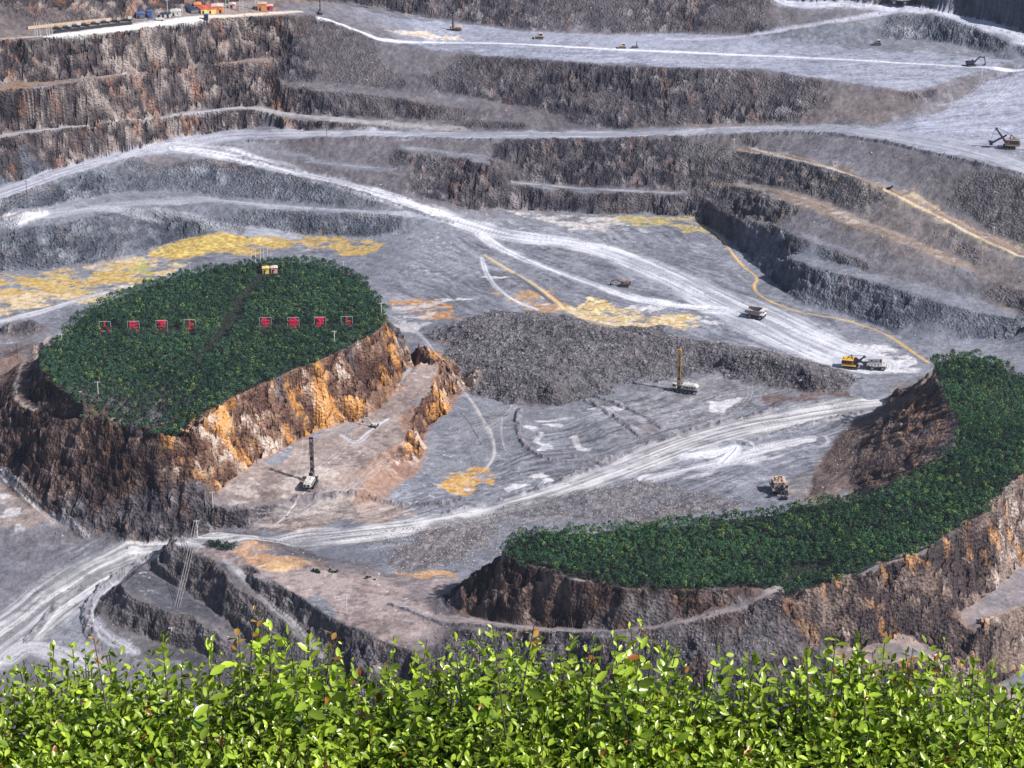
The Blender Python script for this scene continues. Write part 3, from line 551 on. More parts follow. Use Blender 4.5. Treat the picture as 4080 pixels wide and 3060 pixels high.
def berm(pts, hw, h, c1=(.10,.098,.115), c2=(.30,.29,.32)):
    """low windrow of loose rock along a road edge"""
    global g
    Q = chaikin(px2w(pts)); hm = hw + 2
    s = np.nonzero((x > Q[:, 0].min() - hm) & (x < Q[:, 0].max() + hm) & (y > Q[:, 1].min() - hm) & (y < Q[:, 1].max() + hm))[0]
    best = np.full(len(s), 1e9, np.float32)
    for a, b in zip(Q[:-1], Q[1:]):
        e = b - a; Ln = np.linalg.norm(e) + 1e-6; e = e / Ln; tt = np.clip((x[s] - a[0]) * e[0] + (y[s] - a[1]) * e[1], 0, Ln)
        best = np.minimum(best, np.hypot(x[s] - a[0] - e[0] * tt, y[s] - a[1] - e[1] * tt))
    n = fbm(x[s] / 2.2, y[s] / 2.2, o=3, s=181); k = np.clip(1 - (best / hw) ** 2 + n * .35, 0, 1)
    disp_all[s] += k * h * (1 + n * .5); k = np.clip(k * 1.6, 0, 1)[:, None] * .8; c = mixc(c1, c2, np.clip(n * .9 + .45, 0, 1)); g[s] = g[s] * (1 - k) + c * k
for pts, hw in (([(875,319),(940,324),(975,331)], .9), ([(1000,331),(1060,343),(1170,352)], 1), ([(660,350),(737,357),(855,365)], 1), ([(1104,392),(1237,405),(1337,411),(1474,416)], 1.2)): road(pts, hw, (.25,.245,.28), (.44,.44,.5), edge=.6)
road([(60,933),(107,949),(183,970),(283,994),(350,1008)], 1.5, (.22,.16,.14), (.34,.27,.24), edge=.8)
road([(0,189),(110,183),(170,176),(233,164),(317,155),(400,147),(500,134),(583,129)], 2.8, (.17,.125,.11), (.30,.23,.20), edge=.6)
rg2 = random.Random(4)
def tracks(cx, cy, n, L, spread, ang, c=((.46,.44,.45), (.66,.63,.62))):
    for k in range(n):
        a = radians(ang + rg2.uniform(-25, 25)); q = px2w([(cx + rg2.uniform(-spread, spread), cy + rg2.uniform(-spread * .35, spread * .35))])[0]
        cur = rg2.uniform(-.02, .02); P = []
        for i in range(7): P.append(q.copy()); q = q + np.array([cos(a), sin(a)]) * L / 6; a += cur * L / 6
        P = np.array(P)
        for o_ in (-1.1, 1.1): road(None, .38, *c, world_pts=P + np.array([-sin(a), cos(a)]) * o_, edge=.5, alpha=.8)
tracks(700, 1060, 7, 45, 90, 60); tracks(560, 1110, 6, 50, 120, 15); tracks(1480, 890, 7, 50, 90, 30); tracks(1000, 930, 5, 40, 50, 60)
tracks(1250, 640, 5, 60, 160, -20); tracks(1800, 110, 6, 70, 200, 8, ((.5,.52,.6), (.62,.64,.72))); tracks(2080, 240, 7, 70, 60, 35, ((.62,.64,.72), (.8,.82,.9)))
tracks(90, 600, 6, 50, 120, -30, ((.45,.36,.25), (.7,.55,.3))); tracks(1350, 1000, 5, 50, 100, 25, ((.6,.6,.62), (.8,.8,.82)))
road([(600,1130),(640,1090),(668,1052)], .5, (.8,.78,.75), (.9,.88,.85), edge=.3)
for pts, hw, h in [([(1674,884),(1500,926),(1385,968),(1255,1020),(1110,1075),(960,1110)], 1.6, 1.1), ([(1850,893),(1700,925),(1610,960)], 1.3, .8), ([(0,434),(67,412),(133,387),(233,360),(290,342)], 1.2, 1.1),
    ([(540,306),(737,298),(900,299),(1070,304),(1304,302),(1474,291),(1708,284),(1808,290),(1924,309),(2024,335),(2212,378)], 1.3, 1.2), ([(430,346),(500,351),(667,388),(854,441),(980,482)], 1.2, 1.0), ([(520,340),(583,353),(737,387),(937,434),(1050,464)], 1.1, .8),
    ([(1122,885),(1116,920),(1128,958),(1170,988),(1240,1002),(1330,995)], 1.5, .9), ([(1270,868),(1335,905),(1385,945)], 2.0, 1.0), ([(1290,858),(1370,890),(1430,925)], 1.8, 1.0), ([(1240,985),(1300,990),(1280,998)], 1.6, .8),
    ([(400,1166),(330,1200),(262,1240),(205,1285),(182,1330),(200,1375)], 2.4, 1.6), ([(120,1310),(90,1350),(60,1385)], 2, .8), ([(840,1306),(900,1325),(970,1352),(1037,1351),(1170,1367),(1270,1373),(1400,1363)], .9, .8),
    ([(0,470),(120,452)], 1.2, .7), ([(737,461),(870,470)], 1.0, .8), ([(1597,327),(1708,347),(1850,386),(1908,409)], .8, .6), ([(640,1083),(760,1062),(830,1087),(950,1092),(1000,1080)], 2.2, 1.4), ([(420,1112),(480,1118),(530,1110)], 2.4, 1.6), ([(0,1008),(60,1064),(130,1122),(180,1150)], 1.6, .8),
    ([(960,850),(1010,900),(1040,960)], .5, .2), ([(1210,690),(1060,545)], .01, 0)]:
    berm(pts, hw, h)
# white specks (pale stones, dry crust) on the open ground
sp = fbm(x / 3.6, y / 1.8, o=3, s=151, g=.7); k = np.clip((sp - .62) * 4, 0, 1) * (1 - cliff) * (1 - rub * .6) * np.clip(.3 + lowf, 0, 1)
g = g * (1 - k[:, None] * .6) + np.array([.66,.66,.69], np.float32) * (k[:, None] * .6)
k = np.clip((-sp - .55) * 4, 0, 1) * (1 - cliff) * .35; g = g * (1 - k[:, None])
def late(pts, c1, c2, cover=.5, alpha=.8):
    patch(pts, c1, c2, cover, 1, 3, alpha)
late([(1674,866),(1760,864),(1860,856),(1860,848),(1760,852),(1674,858)], (.12,.075,.06), (.2,.13,.1), .6)
late([(1560,800),(1600,770),(1740,800),(1830,848),(1741,846),(1600,826)], (.07,.072,.09), (.13,.13,.155), .5, .7)
# undergrowth below the trees
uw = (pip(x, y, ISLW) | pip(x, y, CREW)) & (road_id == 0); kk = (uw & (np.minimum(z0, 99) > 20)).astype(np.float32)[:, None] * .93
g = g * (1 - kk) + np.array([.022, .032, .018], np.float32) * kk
# rubble colour
g = g * np.array([.90, .91, .97], np.float32)
rc = mixc((.070,.070,.086), (.215,.21,.24), np.clip(boul * 1.1 + fin * .3 + lump * .12 + .05, 0, 1))
rc = rc * (1 + np.clip(lump, 0, 1)[:, None] * np.array([.14,.05,.0], np.float32)); kr = np.clip(rub * 1.3, 0, 1)[:, None]
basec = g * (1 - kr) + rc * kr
tal = np.zeros_like(wall)
for nm, w in wts: tal += np.array(PAL[nm][1], np.float32) * w[:, None]
tal = tal * (1.12 + .30 * fin + .28 * mot + .2 * lowf)[:, None]; kt = (np.clip((sl_ - .15) / .16, 0, 1) * (1 - np.clip(road_k * 1.5, 0, 1)))[:, None] * .8 * (1 - .6 * kr)
basec = basec * (1 - kt) + tal * kt
kc = np.clip((sl_ - .38 + mot * .12) / .22, 0, 1) * np.clip(cliff * 8, 0, 1); kc = kc[:, None] * (1 - .5 * kr)
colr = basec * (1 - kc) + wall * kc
colr *= (1 + fin * (.05 + .12 * cliff + .1 * rub))[:, None]
z = z0 + disp_all
TZ = z.reshape(ny, nx)
print('terrain coloured', time.time() - T0)
# split the sheet, faces grouped by what they are ----------------------------
V = np.stack([x, y, z], 1)
idx = np.arange(ny * nx).reshape(ny, nx)
F4 = np.stack([idx[:-1, :-1], idx[:-1, 1:], idx[1:, 1:], idx[1:, :-1]], -1).reshape(-1, 4)
fc = F4[:, 0]
kind = np.where(sl_[fc] > .5, 2, 1)                       # 1 ground, 2 rock face
gi = region_w(grow(ISLW, 16), 0)
inh = (bil(gi, x, y) > .5); inh2 = bil(region_w(grow(CREW, -14 if False else 14), 0), x, y) > .5
i0 = pip(x, y, ISLW); c0 = pip(x, y, CREW)
kind[(at(RUBG)[fc] > .5)] = 5
for r in range(1, 7): kind[road_id[fc] == r] = 10 + r
dI = (pip(x, y, grow(ISLW, 15)) | pip(x, y, grow(ISLW, -15))); dC = (pip(x, y, grow(CREW, 15)) | pip(x, y, grow(CREW, -15)))
kind[(i0 | (dI & (sl_ > .5)))[fc]] = 3; kind[(c0 | (dC & (sl_ > .5) & (z > 3)))[fc] & (kind < 10)] = 4
MT = terrain_mat('broken_rock', .16, .07, .7); MR = terrain_mat('packed_dust', .08, .06, .6); MW = terrain_mat('blasted_rock', 1.1, .30, .62)
nrm_src = None
for kid, nm, mt in [(1, 'ground', MT), (2, 'rock_face', MW), (3, 'hill', MW), (4, 'hill', MW), (5, 'rubble_mound', MW)] + [(10 + r, 'haul_road', MR) for r in range(1, 7)]:
    sel = np.nonzero(kind == kid)[0]
    if len(sel) == 0: continue
    used, inv = np.unique(F4[sel].ravel(), return_inverse=True)
    o = raw_mesh(nm, V[used], inv.reshape(-1, 4), mt, col=colr[used]); o['kind'] = 'structure'
def ground_z(px, py):
    """height of the finished ground (bench surface only)"""
    return float(bil(ZB, px, py))
# distant land all round, so that the pit stands in something
def skirt():
    vs = []; fs = []; n = 64
    for k, (r, h) in enumerate([(1, 0), (3000, 30), (9000, 60)]):
        for i in range(n):
            a = 2 * pi * i / n
            if k == 0:
                px = max(-600, min(600, cos(a) * 1200)); py = 1050 + max(-650, min(530, sin(a) * 1300)); vs.append((px, py, -45))
            else: vs.append((cos(a) * r, 1000 + sin(a) * r, h + 140 + 40 * sin(a * 5)))
    for k in range(2):
        for i in range(n):
            j = (i + 1) % n; fs.append((k * n + i, k * n + j, (k + 1) * n + j, (k + 1) * n + i))
    o = raw_mesh('terrain', vs, fs, simple_mat('far_land', (.13, .13, .12), .95)); o['kind'] = 'structure'
print('terrain built', time.time() - T0)
# ------------------------------------------------------------------ mesh builder for objects
class MB:
    def __init__(s): s.v = []; s.f = []
    def add(s, vs, fs):
        n = len(s.v); s.v += [tuple(p) for p in vs]; s.f += [tuple(n + i for i in q) for q in fs]; return s
    def hexa(s, b, t):
        """b, t: 4 bottom and 4 top corners, counter-clockwise seen from above"""
        return s.add(list(b) + list(t), [(3, 2, 1, 0), (4, 5, 6, 7), (0, 1, 5, 4), (1, 2, 6, 5), (2, 3, 7, 6), (3, 0, 4, 7)])
    def box(s, c, d, rot=0.0, taper=1.0, tilt=0.0):
        x_, y_, z_ = d[0] / 2, d[1] / 2, d[2] / 2; P = []
        for k, zz in ((1, -z_), (taper, z_)):
            for a, b in ((-1, -1), (1, -1), (1, 1), (-1, 1)): P.append(Vector((a * x_ * k, b * y_ * k, zz)))
        M = Matrix.Translation(Vector(c)) @ Matrix.Rotation(rot, 4, 'Z') @ Matrix.Rotation(tilt, 4, 'Y')
        P = [M @ p for p in P]; return s.hexa(P[:4], P[4:])
    def tube(s, p0, p1, r0, r1=None, n=8, caps=True):
        r1 = r0 if r1 is None else r1; p0 = Vector(p0); p1 = Vector(p1); d = (p1 - p0).normalized()
        a = d.orthogonal().normalized(); b = d.cross(a); vs = []
        for p, r in ((p0, r0), (p1, r1)):
            for i in range(n): t_ = 2 * pi * i / n; vs.append(p + a * r * cos(t_) + b * r * sin(t_))
        fs = [(i, (i + 1) % n, n + (i + 1) % n, n + i) for i in range(n)]
        if caps: fs += [tuple(range(n - 1, -1, -1)), tuple(range(n, 2 * n))]
        return s.add(vs, fs)
    def bar(s, p0, p1, w, h=None):
        h = w if h is None else h; p0 = Vector(p0); p1 = Vector(p1); d = (p1 - p0).normalized()
        up_ = Vector((0, 0, 1)) if abs(d.z) < .95 else Vector((1, 0, 0)); a = d.cross(up_).normalized() * w / 2; b = d.cross(a).normalized() * h / 2
        q = lambda p: [p - a - b, p + a - b, p + a + b, p - a + b]
        return s.add(q(p0) + q(p1), [(0, 1, 2, 3), (7, 6, 5, 4), (0, 4, 5, 1), (1, 5, 6, 2), (2, 6, 7, 3), (3, 7, 4, 0)])
    def prism(s, prof, y0, y1):
        """profile of (x, z) points extruded along y"""
        n = len(prof); vs = [(p[0], y0, p[1]) for p in prof] + [(p[0], y1, p[1]) for p in prof]
        fs = [(i, (i + 1) % n, n + (i + 1) % n, n + i) for i in range(n)] + [tuple(range(n - 1, -1, -1)), tuple(range(n, 2 * n))]
        return s.add(vs, fs)
    def build(s, name, mat, parent=None, loc=None, bevel=0.0, label=None):
        me = bpy.data.meshes.new(name); me.from_pydata(s.v, [], s.f); me.update(); me.materials.append(mat)
        o = bpy.data.objects.new(name, me); COL.objects.link(o)
        if parent: o.parent = parent
        if loc: o.location = loc
        if bevel:
            m = o.modifiers.new('bevel', 'BEVEL'); m.width = bevel; m.segments = 2; m.limit_method = 'ANGLE'
        if label: o['label'] = label
        return o
def louv(b, par):
    for i in range(0, len(b.v), 8):
        q = MB(); q.v = b.v[i:i + 8]; q.f = [tuple(j - i for j in f) for f in b.f if f[0] >= i and f[0] < i + 8]; q.build('louvre', M['dark'], par)
def tag(o, label, cat, group=None, kind=None):
    if label: o['label'] = label
    if cat: o['category'] = cat
    if group: o['group'] = group
    if kind: o['kind'] = kind
    return o
def thing(name, label, cat, loc, rz=0.0, group=None, sc=1.0):
    o = bpy.data.objects.new(name, None); COL.objects.link(o); o.location = loc; o.rotation_euler = (0, 0, rz); o.scale = (sc, sc, sc)
    return tag(o, label, cat, group)
def spot(X, Y): p = hit([X], [Y])[0]; return (float(p[0]), float(p[1]), float(p[2]))
M = dict(
 yellow=simple_mat('yellow_paint', (.50, .28, .05), .5), amber=simple_mat('amber_paint', (.80, .48, .06), .5), tan_=simple_mat('dusty_cream_paint', (.62, .45, .33), .6),
 white=simple_mat('white_paint', (.66, .65, .63), .5, 0, .35, 1.2), grey=simple_mat('grey_steel', (.20, .21, .24), .5, .3), dark=simple_mat('dark_steel', (.035, .038, .05), .5, .3),
 black=simple_mat('track_rubber', (.022, .022, .026), .8), rim=simple_mat('dusty_rim', (.26, .27, .31), .7), bed=simple_mat('worn_bed', (.30, .26, .25), .7), paleb=simple_mat('pale_bed', (.72, .70, .70), .6),
 glass=simple_mat('cab_glass', (.03, .04, .05), .08), rust=simple_mat('rusty_steel', (.20, .11, .075), .8), orange=simple_mat('orange_wall', (.75, .30, .12), .7),
 red=simple_mat('red_roof', (.65, .13, .10), .6), pink=simple_mat('pale_pink_roof', (.80, .62, .60), .6), blue=simple_mat('blue_sheet', (.07, .15, .42), .6), navy=simple_mat('navy_roof', (.03, .05, .10), .6),
 frame=simple_mat('sign_frame', (.55, .56, .58), .5), conc=simple_mat('pale_pole', (.66, .66, .67), .7), wood=simple_mat('dark_pole', (.10, .09, .09), .8), wire=simple_mat('wire', (.35, .33, .35), .6), sign=simple_mat('sign_red', (.95, .035, .12), .5, 0, .05),
 yel2=simple_mat('hut_yellow', (.85, .66, .20), .6), pk2=simple_mat('hut_pink', (.80, .45, .42), .6), crim=simple_mat('crimson_wall', (.50, .06, .10), .7),
)
# ---- wheels and tracks
def wheel(par, x_, y_, r, w, z=None):
    t_ = MB().tube((x_, y_ - w / 2, z or r), (x_, y_ + w / 2, z or r), r, n=18); o = t_.build('wheel', M['black'], par, bevel=.08)
    s_ = 1 if y_ > 0 else -1
    b = MB().tube((x_, y_ + s_ * w * .4, z or r), (x_, y_ + s_ * (w / 2 + .04), z or r), r * .62, r * .5, n=14); b.tube((x_, y_ + s_ * w * .5, z or r), (x_, y_ + s_ * (w / 2 + .2), z or r), r * .25, n=10)
    b.build('rim', M['rim'], o); return o
def track(par, y_, L, w, h):
    pr = [(-L / 2 + h * .45, 0), (L / 2 - h * .45, 0), (L / 2 - h * .1, h * .2), (L / 2, h * .55), (L / 2 - h * .2, h * .93), (L / 2 - h * .5, h), (-L / 2 + h * .5, h), (-L / 2 + h * .2, h * .93), (-L / 2, h * .55), (-L / 2 + h * .1, h * .2)]
    b = MB().prism(pr, y_ - w / 2, y_ + w / 2)
    n = int(L / .45)
    for i in range(n): b.box((-L / 2 + h * .4 + (L - h * .8) * i / (n - 1), y_, h + .03), (.16, w * 1.02, .08)); b.box((-L / 2 + h * .4 + (L - h * .8) * i / (n - 1), y_, .02), (.16, w * 1.02, .06))
    o = b.build('track', M['black'], par); s_ = 1 if y_ > 0 else -1
    for i in range(4):
        cx_ = -L / 2 + h * .6 + (L - h * 1.2) * i / 3; MB().tube((cx_, y_ + s_ * w * .45, h * .45), (cx_, y_ + s_ * (w / 2 + .05), h * .45), h * .28, n=10).build('roller', M['grey'], o)
    return o
# ---- haul truck, 10 m long, nose towards +x
def haul_truck(loc, rz, label, bedm, sc=1.0, load=None):
    t_ = thing('haul_truck', label, 'dump truck', loc, rz, 'haul trucks at work in the pit', sc)
    for y_ in (-2.3, 2.3): wheel(t_, 3.0, y_, 1.25, 1.0)
    for y_ in (-2.0, 2.0): wheel(t_, -2.3, y_, 1.25, 1.7)
    MB().box((0, 0, 1.7), (8.4, 1.6, .8)).box((3.9, 0, 1.3), (1.0, 4.6, 1.0)).box((-2.4, 0, 1.3), (.9, 4.2, .6)).build('chassis', M['dark'], t_, bevel=.05)
    MB().box((3.6, 0, 2.55), (1.9, 5.2, .25)).box((3.9, -.2, 2.0), (1.4, 2.2, 1.2)).box((2.9, 2.2, 2.2), (1.6, .8, .9)).box((2.9, -2.2, 2.2), (1.6, .8, .9)).build('front_deck', M['yellow'] if bedm is M['yellow'] else M['white'], t_, bevel=.05)
    g_ = MB()
    for i in range(6): g_.box((4.66, -.2, 1.6 + i * .16), (.08, 1.9, .07))
    g_.build('grille', M['dark'], t_)
    cb = MB().box((3.3, 1.35, 3.45), (1.7, 1.7, 1.6), taper=.93).build('cab', M['white'], t_, bevel=.06)
    MB().box((4.12, 1.35, 3.65), (.1, 1.35, .75)).box((3.3, 2.17, 3.65), (1.2, .1, .7)).box((3.3, .53, 3.65), (1.2, .1, .7)).build('window', M['glass'], cb)
    r = MB()
    for y_ in (-2.55, 2.55):
        for xx in (2.8, 3.6, 4.5): r.bar((xx, y_, 2.65), (xx, y_, 3.55), .06)
        r.bar((2.8, y_, 3.55), (4.5, y_, 3.55), .06)
    r.bar((4.5, -2.55, 3.55), (4.5, .4, 3.55), .06); r.build('railing', M['dark'], t_)
    l_ = MB()
    for k in range(6): l_.bar((4.75, -1.9 + .0, .9 + k * .3), (4.75, -1.3, .9 + k * .3), .06)
    l_.bar((4.75, -1.9, .6), (4.75, -1.9, 2.7), .07); l_.bar((4.75, -1.3, .6), (4.75, -1.3, 2.7), .07); l_.build('ladder', M['dark'], t_)
    for y_ in (-1.9, 1.0): MB().tube((4.42, y_, 1.45), (4.5, y_, 1.45), .2, n=10).build('headlight', M['white'], t_)
    b = MB(); W_ = 2.75                                     # dump bed: floor, sides, headboard
    fl = [(-5.1, 3.15), (-1.6, 2.35), (2.3, 2.75)]
    b.prism([(-5.1, 3.15), (-1.6, 2.35), (2.3, 2.75), (2.3, 2.5), (-1.6, 2.1), (-5.1, 2.9)], -W_, W_)
    for s_ in (-1, 1):
        y0, y1 = (W_ - .16, W_) if s_ > 0 else (-W_, -W_ + .16)
        b.prism([(-5.1, 3.16), (-1.6, 2.36), (2.3, 2.76), (2.5, 4.55), (-1.2, 4.35), (-4.9, 4.0)], y0, y1)
        for xx in (-3.6, -2.0, -.4, 1.2): b.bar((xx, s_ * (W_ + .06), 2.7), (xx, s_ * (W_ + .06), 4.2), .2, .16)
        b.bar((-4.9, s_ * (W_ + .04), 4.03), (2.5, s_ * (W_ + .04), 4.55), .22)
    b.prism([(2.3, 2.76), (2.5, 4.55), (2.72, 4.55), (2.52, 2.6)], -W_, W_)
    bd = b.build('dump_bed', bedm, t_)
    MB().prism([(2.5, 4.55), (4.9, 4.85), (4.9, 5.0), (2.5, 4.75)], -W_ + .1, W_ - .1).build('canopy', M['paleb'] if bedm is not M['yellow'] else bedm, bd, bevel=.05)
    if load:
        rr = random.Random(9); q = MB()
        for k in range(60):
            a, c_ = rr.uniform(-3.6, 1.8), rr.uniform(-2.2, 2.2); h_ = 3.3 + .8 * (1 - (abs(c_) / 2.6) ** 2) * (1 - ((a + .8) / 3.6) ** 2) ; s_ = rr.uniform(.35, .8); q.box((a, c_, h_), (s_ * 1.6, s_ * 1.4, s_), rr.uniform(0, 3), .6)
        tag(q.build('rock_load', M['grey'], None), load, 'rocks').matrix_world = Matrix.Translation(Vector(loc)) @ Matrix.Rotation(rz, 4, 'Z') @ Matrix.Scale(sc, 4)
    return t_
# ---- hydraulic excavator; arm towards +x
def excavator(loc, rz, label, paint, L=1.0, boom=((1.2, 2.0), (4.6, 5.2), (7.2, 4.6)), stick=(7.9, 1.4), group='excavators at work in the pit', swing=0.0, cat='excavator'):
    t_ = thing('excavator', label, cat, loc, rz, group, L)
    for y_ in (-1.45, 1.45): track(t_, y_, 4.9, .75, 1.05)
    MB().box((0, 0, .9), (2.6, 2.4, .5)).tube((0, 0, 1.0), (0, 0, 1.35), 1.0, n=14).build('undercarriage', M['dark'], t_)
    MB().box((-.7, 0, 1.95), (3.9, 3.2, 1.1)).box((-1.6, 0, 2.6), (1.8, 2.9, .35)).build('body', paint, t_, bevel=.1)
    MB().hexa([(-3.2, -1.5, 1.35), (-2.5, -1.6, 1.35), (-2.5, 1.6, 1.35), (-3.2, 1.5, 1.35)], [(-3.25, -1.4, 2.5), (-2.5, -1.5, 2.55), (-2.5, 1.5, 2.55), (-3.25, 1.4, 2.5)]).build('counterweight', M['dark'], t_, bevel=.08)
    cb = MB().hexa([(.2, .55, 1.4), (1.8, .55, 1.4), (1.8, 1.6, 1.4), (.2, 1.6, 1.4)], [(.2, .6, 3.15), (1.35, .6, 3.15), (1.35, 1.55, 3.15), (.2, 1.55, 3.15)]).build('cab', paint, t_, bevel=.05)
    MB().hexa([(1.7, .65, 1.9), (1.78, .65, 1.9), (1.78, 1.5, 1.9), (1.7, 1.5, 1.9)], [(1.38, .68, 3.0), (1.46, .68, 3.0), (1.46, 1.48, 3.0), (1.38, 1.48, 3.0)]).box((.85, 1.61, 2.5), (.9, .06, .8)).build('window', M['glass'], cb)
    MB().tube((-1.2, -.9, 2.7), (-1.2, -.9, 3.4), .12, n=8).build('exhaust', M['dark'], t_)
    b = MB(); P = [Vector((p[0], -.2, p[1])) for p in boom]
    for i, (a, c_) in enumerate(zip(P[:-1], P[1:])): b.bar(a, c_, .45, .75 - .15 * i)
    bo = b.build('boom', paint, t_, bevel=.05)
    MB().tube((1.7, .12, 1.7), tuple(P[1] * .7 + P[0] * .3 + Vector((0, .32, 0))), .12, n=8).tube((1.7, -.5, 1.7), tuple(P[1] * .7 + P[0] * .3 + Vector((0, -.32, 0))), .12, n=8).build('cylinder', M['grey'], bo)
    e = Vector((stick[0], -.2, stick[1])); MB().bar(P[-1] + (P[-1] - e) * .18, e, .38, .5).build('stick', paint, t_, bevel=.04)
    ex, ez = stick
    MB().prism([(ex, ez + .2), (ex + .3, ez - .5), (ex - .2, ez - 1.15), (ex - 1.1, ez - 1.2), (ex - 1.5, ez - .6), (ex - 1.35, ez - .5), (ex - .9, ez - .9), (ex - .3, ez - .75), (ex - .1, ez)], -.85, .45).build('bucket', M['dark'], t_)
    return t_
# ---- large rope shovel; boom towards +x
def rope_shovel(loc, rz, label, body, roof, sc=1.0, dip=(9.6, 2.2), bt=(8.6, 9.6), group='big rope shovels loading rock'):
    t_ = thing('rope_shovel', label, 'mining shovel', loc, rz, group, sc)
    for y_ in (-2.6, 2.6): track(t_, y_, 7.4, 1.3, 1.6)
    MB().box((0, 0, 1.4), (4.2, 4.4, .9)).tube((0, 0, 1.5), (0, 0, 2.1), 2.1, n=18).build('undercarriage', M['dark'], t_)
    hs = MB().box((-1.6, 0, 2.35), (8.2, 6.4, .4)).box((-2.4, 0, 4.0), (6.0, 5.6, 3.0)).box((-5.2, 0, 3.4), (1.4, 5.2, 2.2)).build('house', body, t_, bevel=.1)
    MB().box((-2.4, 0, 5.62), (6.3, 5.9, .25)).box((-3.4, 0, 6.0), (3.0, 3.2, .6)).box((-1.0, 1.4, 5.95), (1.2, 1.2, .45)).build('roof', roof, hs, bevel=.05)
    v_ = MB()
    for i in range(5): v_.box((-4.6 + i * 1.05, 2.83, 4.1), (.7, .08, 1.5)); v_.box((-4.6 + i * 1.05, -2.83, 4.1), (.7, .08, 1.5))
    v_.box((-5.93, 1.2, 3.5), (.08, 1.6, 1.4)).box((-5.93, -1.2, 3.5), (.08, 1.6, 1.4)); louv(v_, hs)
    cb = MB().box((1.6, 2.4, 4.1), (2.2, 1.7, 3.0), taper=.95).build('cab', body, t_, bevel=.06)
    MB().box((2.74, 2.4, 4.5), (.08, 1.3, 1.2)).box((1.7, 3.27, 4.6), (1.5, .08, 1.0)).build('window', M['glass'], cb)
    w = MB(); 
    for y_ in (-3.3, 3.3):
        w.box((-1.6, y_, 2.55), (8.4, .9, .12))
        for k in range(7): w.bar((-5.6 + k * 1.35, y_ + (.4 if y_ > 0 else -.4), 2.6), (-5.6 + k * 1.35, y_ + (.4 if y_ > 0 else -.4), 3.6), .07)
        w.bar((-5.6, y_ + (.4 if y_ > 0 else -.4), 3.6), (2.5, y_ + (.4 if y_ > 0 else -.4), 3.6), .07)
    w.build('walkway', roof, t_)
    g_ = MB()
    for y_ in (-1.2, 1.2): g_.bar((1.0, y_, 2.6), (-.6, y_ * .6, 8.0), .3); g_.bar((-4.0, y_, 5.6), (-.6, y_ * .6, 8.0), .22)
    g_.bar((-.6, -.8, 8.0), (-.6, .8, 8.0), .3); g_.build('gantry', M['dark'], t_)
    bx, bz = bt; b = MB()
    b.hexa([(2.0, -1.3, 2.2), (2.0, 1.3, 2.2), (1.5, 1.3, 3.3), (1.5, -1.3, 3.3)][::-1], [(bx, -.45, bz - .35), (bx, .45, bz - .35), (bx - .45, .45, bz + .3), (bx - .45, -.45, bz + .3)][::-1])
    bo = b.build('boom', M['dark'], t_, bevel=.06)
    MB().tube((bx, -.35, bz + .2), (bx, .35, bz + .2), .85, n=18).tube((bx, -.5, bz + .2), (bx, .5, bz + .2), .25, n=10).build('sheave', M['grey'], bo)
    c_ = MB()
    for y_ in (-.35, .35): c_.bar((-.6, y_, 8.0), (bx - .3, y_, bz + .8), .09)
    for y_ in (-.2, .2): c_.bar((bx + .8, y_, bz + .1), (dip[0] + .3, y_, dip[1] + 1.6), .08)
    c_.build('cable', M['dark'], t_)
    mx, mz = 2.0 + (bx - 2) * .42, 2.8 + (bz - 2.8) * .42
    MB().bar((mx - 2.6, .75, mz + 1.6), (dip[0] - .8, .75, dip[1] + .3), .35, .6).bar((mx - 2.6, -.75, mz + 1.6), (dip[0] - .8, -.75, dip[1] + .3), .35, .6).box((mx, 0, mz), (1.0, 1.9, 1.0)).build('dipper_handle', M['dark'], t_)
    dx, dz = dip
    d_ = MB().hexa([(dx - 1.0, -1.3, dz - 1.1), (dx + .8, -1.3, dz - 1.1), (dx + .8, 1.3, dz - 1.1), (dx - 1.0, 1.3, dz - 1.1)], [(dx - 1.2, -1.5, dz + .9), (dx + 1.2, -1.5, dz + 1.2), (dx + 1.2, 1.5, dz + 1.2), (dx - 1.2, 1.5, dz + .9)])
    for k in range(5): d_.box((dx + 1.35, -1.2 + k * .6, dz + 1.3), (.5, .25, .5), 0, .4)
    d_.build('dipper', M['dark'], t_, bevel=.06); return t_
